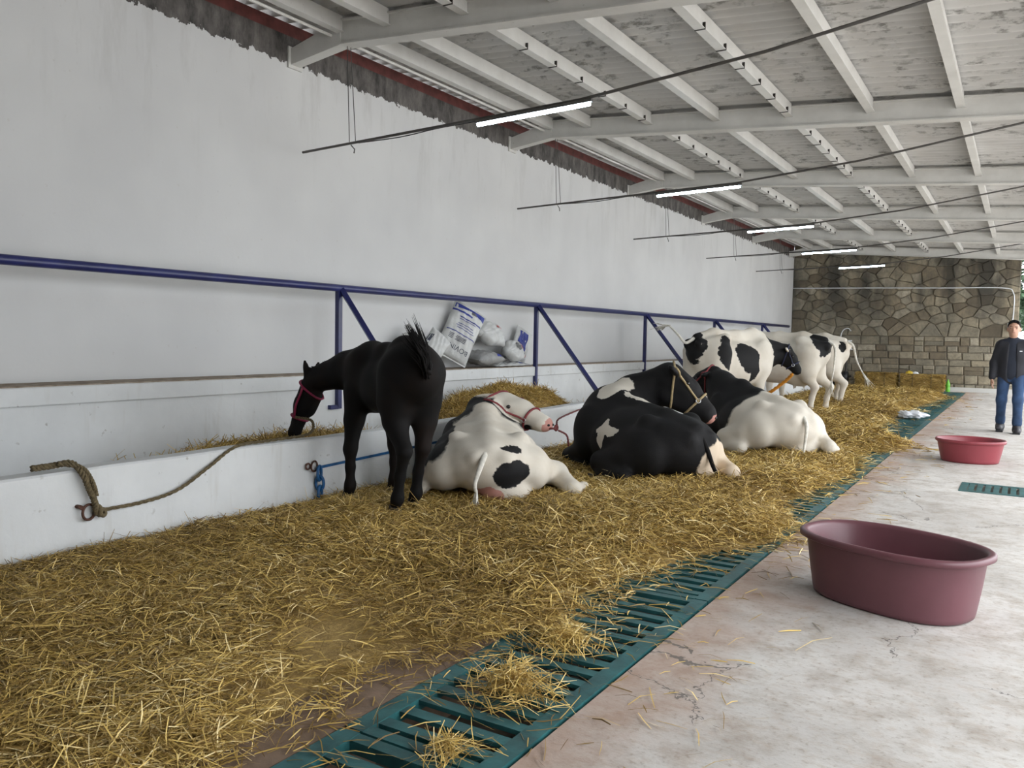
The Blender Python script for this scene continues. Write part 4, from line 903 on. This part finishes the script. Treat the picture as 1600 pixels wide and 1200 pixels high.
def bale(label, c, L, W, H, rz=0):
    root = empty('hay_bale', c, rz); tag(root, label, 'hay bale', 'hay bales by the stone wall'); bm = bmesh.new(); bmesh.ops.create_cube(bm, size=1); bmesh.ops.scale(bm, vec=(L, W, H), verts=bm.verts)
    bmesh.ops.subdivide_edges(bm, edges=bm.edges[:], cuts=7, use_grid_fill=True)
    for v in bm.verts: v.co += Vector((random.gauss(0, .008), random.gauss(0, .008), random.gauss(0, .008))); v.co.z += H/2
    me = bpy.data.meshes.new('bale'); bm.to_mesh(me); bm.free(); link('bale', me, M['straw_base'], root)
    n = 4500; f_ = rng.integers(0, 4, n); u = rng.uniform(-.5, .5, n); v = rng.uniform(-.5, .5, n)
    x = np.where(f_ == 2, -L/2, np.where(f_ == 3, L/2, u*L)); y_ = np.where(f_ == 0, -W/2, v*W); z = np.where(f_ == 1, H, rng.uniform(.10, 1, n)*H)
    nv, nq, nt = blade_mesh(np.stack([x, y_, z], 1)+rng.normal(0, .008, (n, 3)), rng.uniform(.06, .15, n), np.full(n, .010), np.where(f_ >= 2, PI/2+rng.normal(0, .3, n), np.where(f_ == 0, rng.normal(0, .4, n), rng.uniform(0, 2*PI, n))), np.where(f_ == 1, rng.normal(0, .1, n), rng.normal(0, .35, n)), np.clip(rng.normal(.45, .2, n), 0, 1), rng.uniform(-.05, .1, n))
    o = link('loose_stalks', np_mesh('stalks', nv, nq, nt), M['straw'], root); o['kind'] = 'stuff'
    for xx in (-L*.22, L*.22): MB().box(xx-.006, xx+.006, -W/2-.02, W/2+.02, -.0, H+.02).build('twine', M['rope'], root)
bale('hay bale against the stone wall, nearer the trough', (-3.50, 25.5, .02), 1.06, .5, .45)
bale('hay bale against the stone wall, nearer the green bottle', (-2.32, 25.5, .02), 1.06, .5, .44)
wr = empty('wrapper', (-2.66, 25.42, .475)); tag(wr, 'small yellow and white wrapper lying on the hay bale', 'wrapper')
MB().lathe([(.01, 0), (.10, .01), (.09, .06), (.02, .09)], 7, 1, .7).build('yellow_part', M['yellow'], wr); MB().lathe([(.01, 0), (.08, .01), (.06, .05), (.01, .07)], 7, 1.2, .7, (.15, .03, 0)).build('white_part', M['white_plastic'], wr)
# black pump set between the trough end and the bales
pm = empty('water_pump', (-4.55, 25.4, 0)); tag(pm, 'black water pump with pipe beside the trough end', 'pump')
MB().tube([(-.22, -.05, .32), (.16, -.05, .32)], .13, 16).build('motor', M['black'], pm, smooth=True); MB().tube([(.16, -.05, .32), (.30, -.05, .32)], .17, 16).build('pump_head', M['black'], pm, smooth=True)
MB().box(-.2, .28, -.17, .07, 0, .06).box(-.12, -.06, -.13, .03, .06, .24).box(.10, .16, -.13, .03, .06, .24).build('base', M['black'], pm); MB().tube([(.24, -.05, .48), (.24, -.05, .80), (.1, -.02, .86)], .03, 8).build('outlet', M['dark_iron'], pm)
MB().tube([(.23, .10, .32), (.23, .50, .32), (.23, .78, .32)], .03, 8).build('suction_pipe', M['black'], pm)
# tap on the stone wall and conduit along it
tp = empty('wall_tap', (-4.55, YB-.08, 1.25)); tag(tp, 'white plastic tap and bent pipe fixed to the stone wall', 'tap')
at(tp, MB().tube(curve_pts([(-4.62, YB-.09, 1.30), (-4.64, YB-.09, 1.50), (-4.58, YB-.09, 1.68), (-4.45, YB-.07, 1.74), (-4.36, YB-.06, 1.66)], 20), .015, 7), 'pipe', M['white_plastic'], smooth=True)
at(tp, MB().tube([(-4.62, YB-.09, 1.36), (-4.32, YB-.09, 1.37)], .018, 7), 'tap_body', M['white_plastic'], smooth=True)
at(tp, MB().tube([(-4.52, YB-.09, 1.24), (-4.40, YB-.13, 1.22), (-4.30, YB-.14, 1.10)], .02, 7), 'spout', M['white_plastic'], smooth=True)
cd = empty('conduit', (-.45, YB-.07, 1.2)); tag(cd, 'thin white conduit running along the stone wall and bending down', 'conduit')
at(cd, MB().tube(curve_pts([(XW+.02, YB-.08, 2.95), (-4, YB-.08, 2.93), (-2, YB-.08, 2.90), (-.55, YB-.08, 2.88), (-.28, YB-.08, 2.74), (-.25, YB-.08, 2.3), (-.27, YB-.08, 1.9)], 48), .014, 7), 'pipe', M['white_plastic'], smooth=True)
at(cd, MB().box(-.38, -.14, YB-.14, YB-.06, 1.70, 1.92), 'junction_box', M['white_plastic'], bevel=.01)
orp = empty('orange_rope', (-3.2, 14.0, .6)); tag(orp, 'orange twisted rope hanging below the patched cow halter', 'rope')
at(orp, strands([(-3.18, 13.9, .78), (-3.30, 13.95, .66), (-3.5, 14.0, .50), (-3.62, 14.05, .42)], .028, 8, 3, 24), 'lead', M['orange'], smooth=True)

# ------------------------------------------------------------------ walking man
def build_man():
    root = empty('person', (-.12, 14.5, 0), R_(-92)); tag(root, 'person in black jacket and blue jeans walking on the concrete', 'person')
    S = SDF(); hd = (.02, 0, 1.555)
    S.ell((.01, 0, 1.575), (.098, .078, .108), .03); S.ell((.035, 0, 1.50), (.072, .058, .075), .03); S.ell((.112, 0, 1.55), (.018, .016, .026), .015); S.ell((.10, 0, 1.505), (.014, .026, .012), .012)
    for sg in (1, -1): S.ell((.0, sg*.082, 1.55), (.028, .012, .036), .012); S.ell((.09, sg*.034, 1.575), (.02, .024, .012), .012)
    S.cap((0, 0, 1.36), (.005, 0, 1.48), .058, .054, .03); S.ell((0, 0, 1.18), (.105, .17, .22), .06); S.ell((0, 0, .98), (.10, .155, .14), .06); S.cap((0, -.13, 1.32), (0, .13, 1.32), .06, .06, .05)
    arms = {1: [(0, .165, 1.305), (-.03, .225, 1.04), (.03, .24, .82)], -1: [(0, -.165, 1.305), (-.02, -.235, 1.04), (.05, -.25, .82)]}
    for sg, A in arms.items():
        S.chain(A, [.052, .042, .030], .03); w_ = np.array(A[-1]); S.cap(w_, w_+(.01, 0, -.07), .028, .034, .02, ((0, 1, 0), .6))
        pb = w_+(.012, 0, -.075)
        for q, (dx, ln) in enumerate(((.030, .068), (.010, .078), (-.010, .072), (-.029, .055))):
            a = pb+(dx, 0, -.012); b = a+(.004, -sg*.006, -ln*.55); c = b+(.006, -sg*.018, -ln*.45); S.chain([a, b, c], [.0098, .009, .0078], .006)
        t0 = w_+(.030, -sg*.004, -.035); S.chain([t0, t0+(.028, -sg*.014, -.030), t0+(.034, -sg*.02, -.062)], [.013, .011, .009], .008)
    legs = {1: [(0, .09, .92), (.10, .10, .50), (.10, .105, .09)], -1: [(0, -.09, .92), (.02, -.115, .49), (-.13, -.125, .11)]}
    for sg, L_ in legs.items(): S.chain(L_, [.085, .058, .042], .04); f_ = np.array(L_[-1]); S.cap(f_+(0, 0, -.04), f_+(.13, sg*.01, -.05), .04, .034, .03)
    link('body', S.mesh('person_body', .0065), M['skin'], root)
    # clothes follow the body
    J = SDF(); J.ell((0, 0, 1.14), (.135, .205, .25), .06); J.ell((-.005, 0, .90), (.14, .20, .20), .06); J.cap((0, -.135, 1.325), (0, .135, 1.325), .078, .078, .05)
    for sg, A in arms.items(): J.chain([A[0], A[1], tuple(np.array(A[2])+(0, 0, .01))], [.070, .060, .050], .04)
    for z_ in np.linspace(.60, 1.44, 19): J.ell((.145, .0, z_), (.10, .045+.025*(1.44-z_), .05), .01, sub=True)
    J.ell((0.02, 0, 1.46), (.075, .065, .09), .015, sub=True); J.ell((0, 0, .66), (.4, .4, .07), .01, sub=True)
    J.chain([(-.06, -.02, 1.40), (-.03, .072, 1.395), (.05, .07, 1.35)], [.022, .022, .016], .02); J.chain([(-.06, .02, 1.40), (-.03, -.072, 1.395), (.05, -.07, 1.35)], [.022, .022, .016], .02)
    jk = link('jacket', J.mesh('jacket', .012), M['jacket'], root); MB().box(.118, .124, .09, .125, 1.22, 1.235).build('chest_logo', M['white_plastic'], jk)
    T_ = SDF(); T_.ell((0, 0, 1.16), (.118, .185, .25), .05); T_.ell((0, 0, 1.0), (.122, .175, .16), .05); T_.ell((0, 0, .89), (.126, .178, .12), .05); T_.cap((0, -.12, 1.34), (0, .12, 1.34), .07, .07, .05); T_.cap((0, 0, 1.34), (.004, 0, 1.41), .072, .064, .03)
    link('shirt', T_.mesh('shirt', .014), M['shirt'], root)
    P_ = SDF(); P_.ell((0, 0, .90), (.118, .172, .13), .05)
    for sg, L_ in legs.items():
        a, b, c = map(np.array, L_); q_ = c+(b-c)*.22; P_.chain([a, b, q_], [.094, .070, .060], .04); P_.cap(q_+(0, 0, .02), q_+(0, 0, -.03), .068, .068, .01)
    link('jeans', P_.mesh('jeans', .012), M['jeans'], root)
    for sg, L_ in legs.items():
        B_ = SDF(); f_ = np.array(L_[-1]); up_ = np.array(L_[1])-f_; B_.cap(f_+up_*.26, f_+(0, 0, -.03), .056, .058, .02); B_.cap(f_+(.0, 0, -.045), f_+(.15, sg*.012, -.052), .052, .044, .04); o = link('boot', B_.mesh('boot', .010), M['boot'], root)
        MB().box(f_[0]-.06, f_[0]+.20, f_[1]-.045, f_[1]+.05, max(0, f_[2]-.105), max(0, f_[2]-.105)+.025).build('sole', M['black'], o)
    H_ = SDF(); H_.ell((-.014, 0, 1.60), (.108, .088, .098), .02); H_.ell((.10, 0, 1.55), (.085, .085, .10), .02, sub=True); H_.ell((0, 0, 1.47), (.12, .12, .06), .02, sub=True)
    for q in range(9): H_.ell((.045+.008*(q % 3), -.06+.015*q, 1.668-.004*abs(q-4)), (.04, .014, .022), .012)
    link('hair', H_.mesh('hair', .008), M['hair_black'], root)
    for sg in (1, -1):
        e = ball(root, 'eye', (.098, sg*.034, 1.562), .010, M['eye'], (.6, 1.3, .7)); MB().box(.102, .110, sg*.034-.02, sg*.034+.02, 1.583, 1.590).build('eyebrow', M['hair_black'], root)
    MB().lathe([(.002, -.006), (.022, -.003), (.022, .003), (.002, .006)], 10, .35, 1, (.108, 0, 1.502)).build('mouth', M['lips'], root)
    return root
build_man()

# ------------------------------------------------------------------ green beyond the end of the stone wall
def tree(label, c, h, r, n):
    root = empty('tree', c); tag(root, label, 'tree', 'trees beyond the stone wall'); MB().tube([(0, 0, 0), (.1, 0, h*.4), (0, .1, h*.7)], [.16, .12, .06], 8).build('trunk', M['bark'], root)
    d = rng.normal(0, 1, (n, 3)); d /= np.linalg.norm(d, axis=1)[:, None]; rad = rng.uniform(.5, 1, n)**.5
    P = d*rad[:, None]*np.array([r, r, h*.42])*(1+.25*np.sin(d[:, :1]*7+d[:, 2:]*5))+np.array([0, 0, h*.58]); P = P[P[:, 2] > .1]; n = len(P)
    v, q, t_ = blade_mesh(P, rng.uniform(.12, .26, n), rng.uniform(.06, .12, n), rng.uniform(0, 2*PI, n), rng.normal(0, .6, n), np.zeros(n), rng.uniform(-.1, .1, n))
    o = link('foliage', np_mesh('foliage', v, q), M['leaf'], root); o['kind'] = 'stuff'
tree('leafy green tree behind the right end of the stone wall', (.7, 29.5, 0), 6.0, 1.7, 9000)
tree('broad green tree further behind the stone wall', (5.6, 34.5, 0), 8.0, 2.6, 9000)
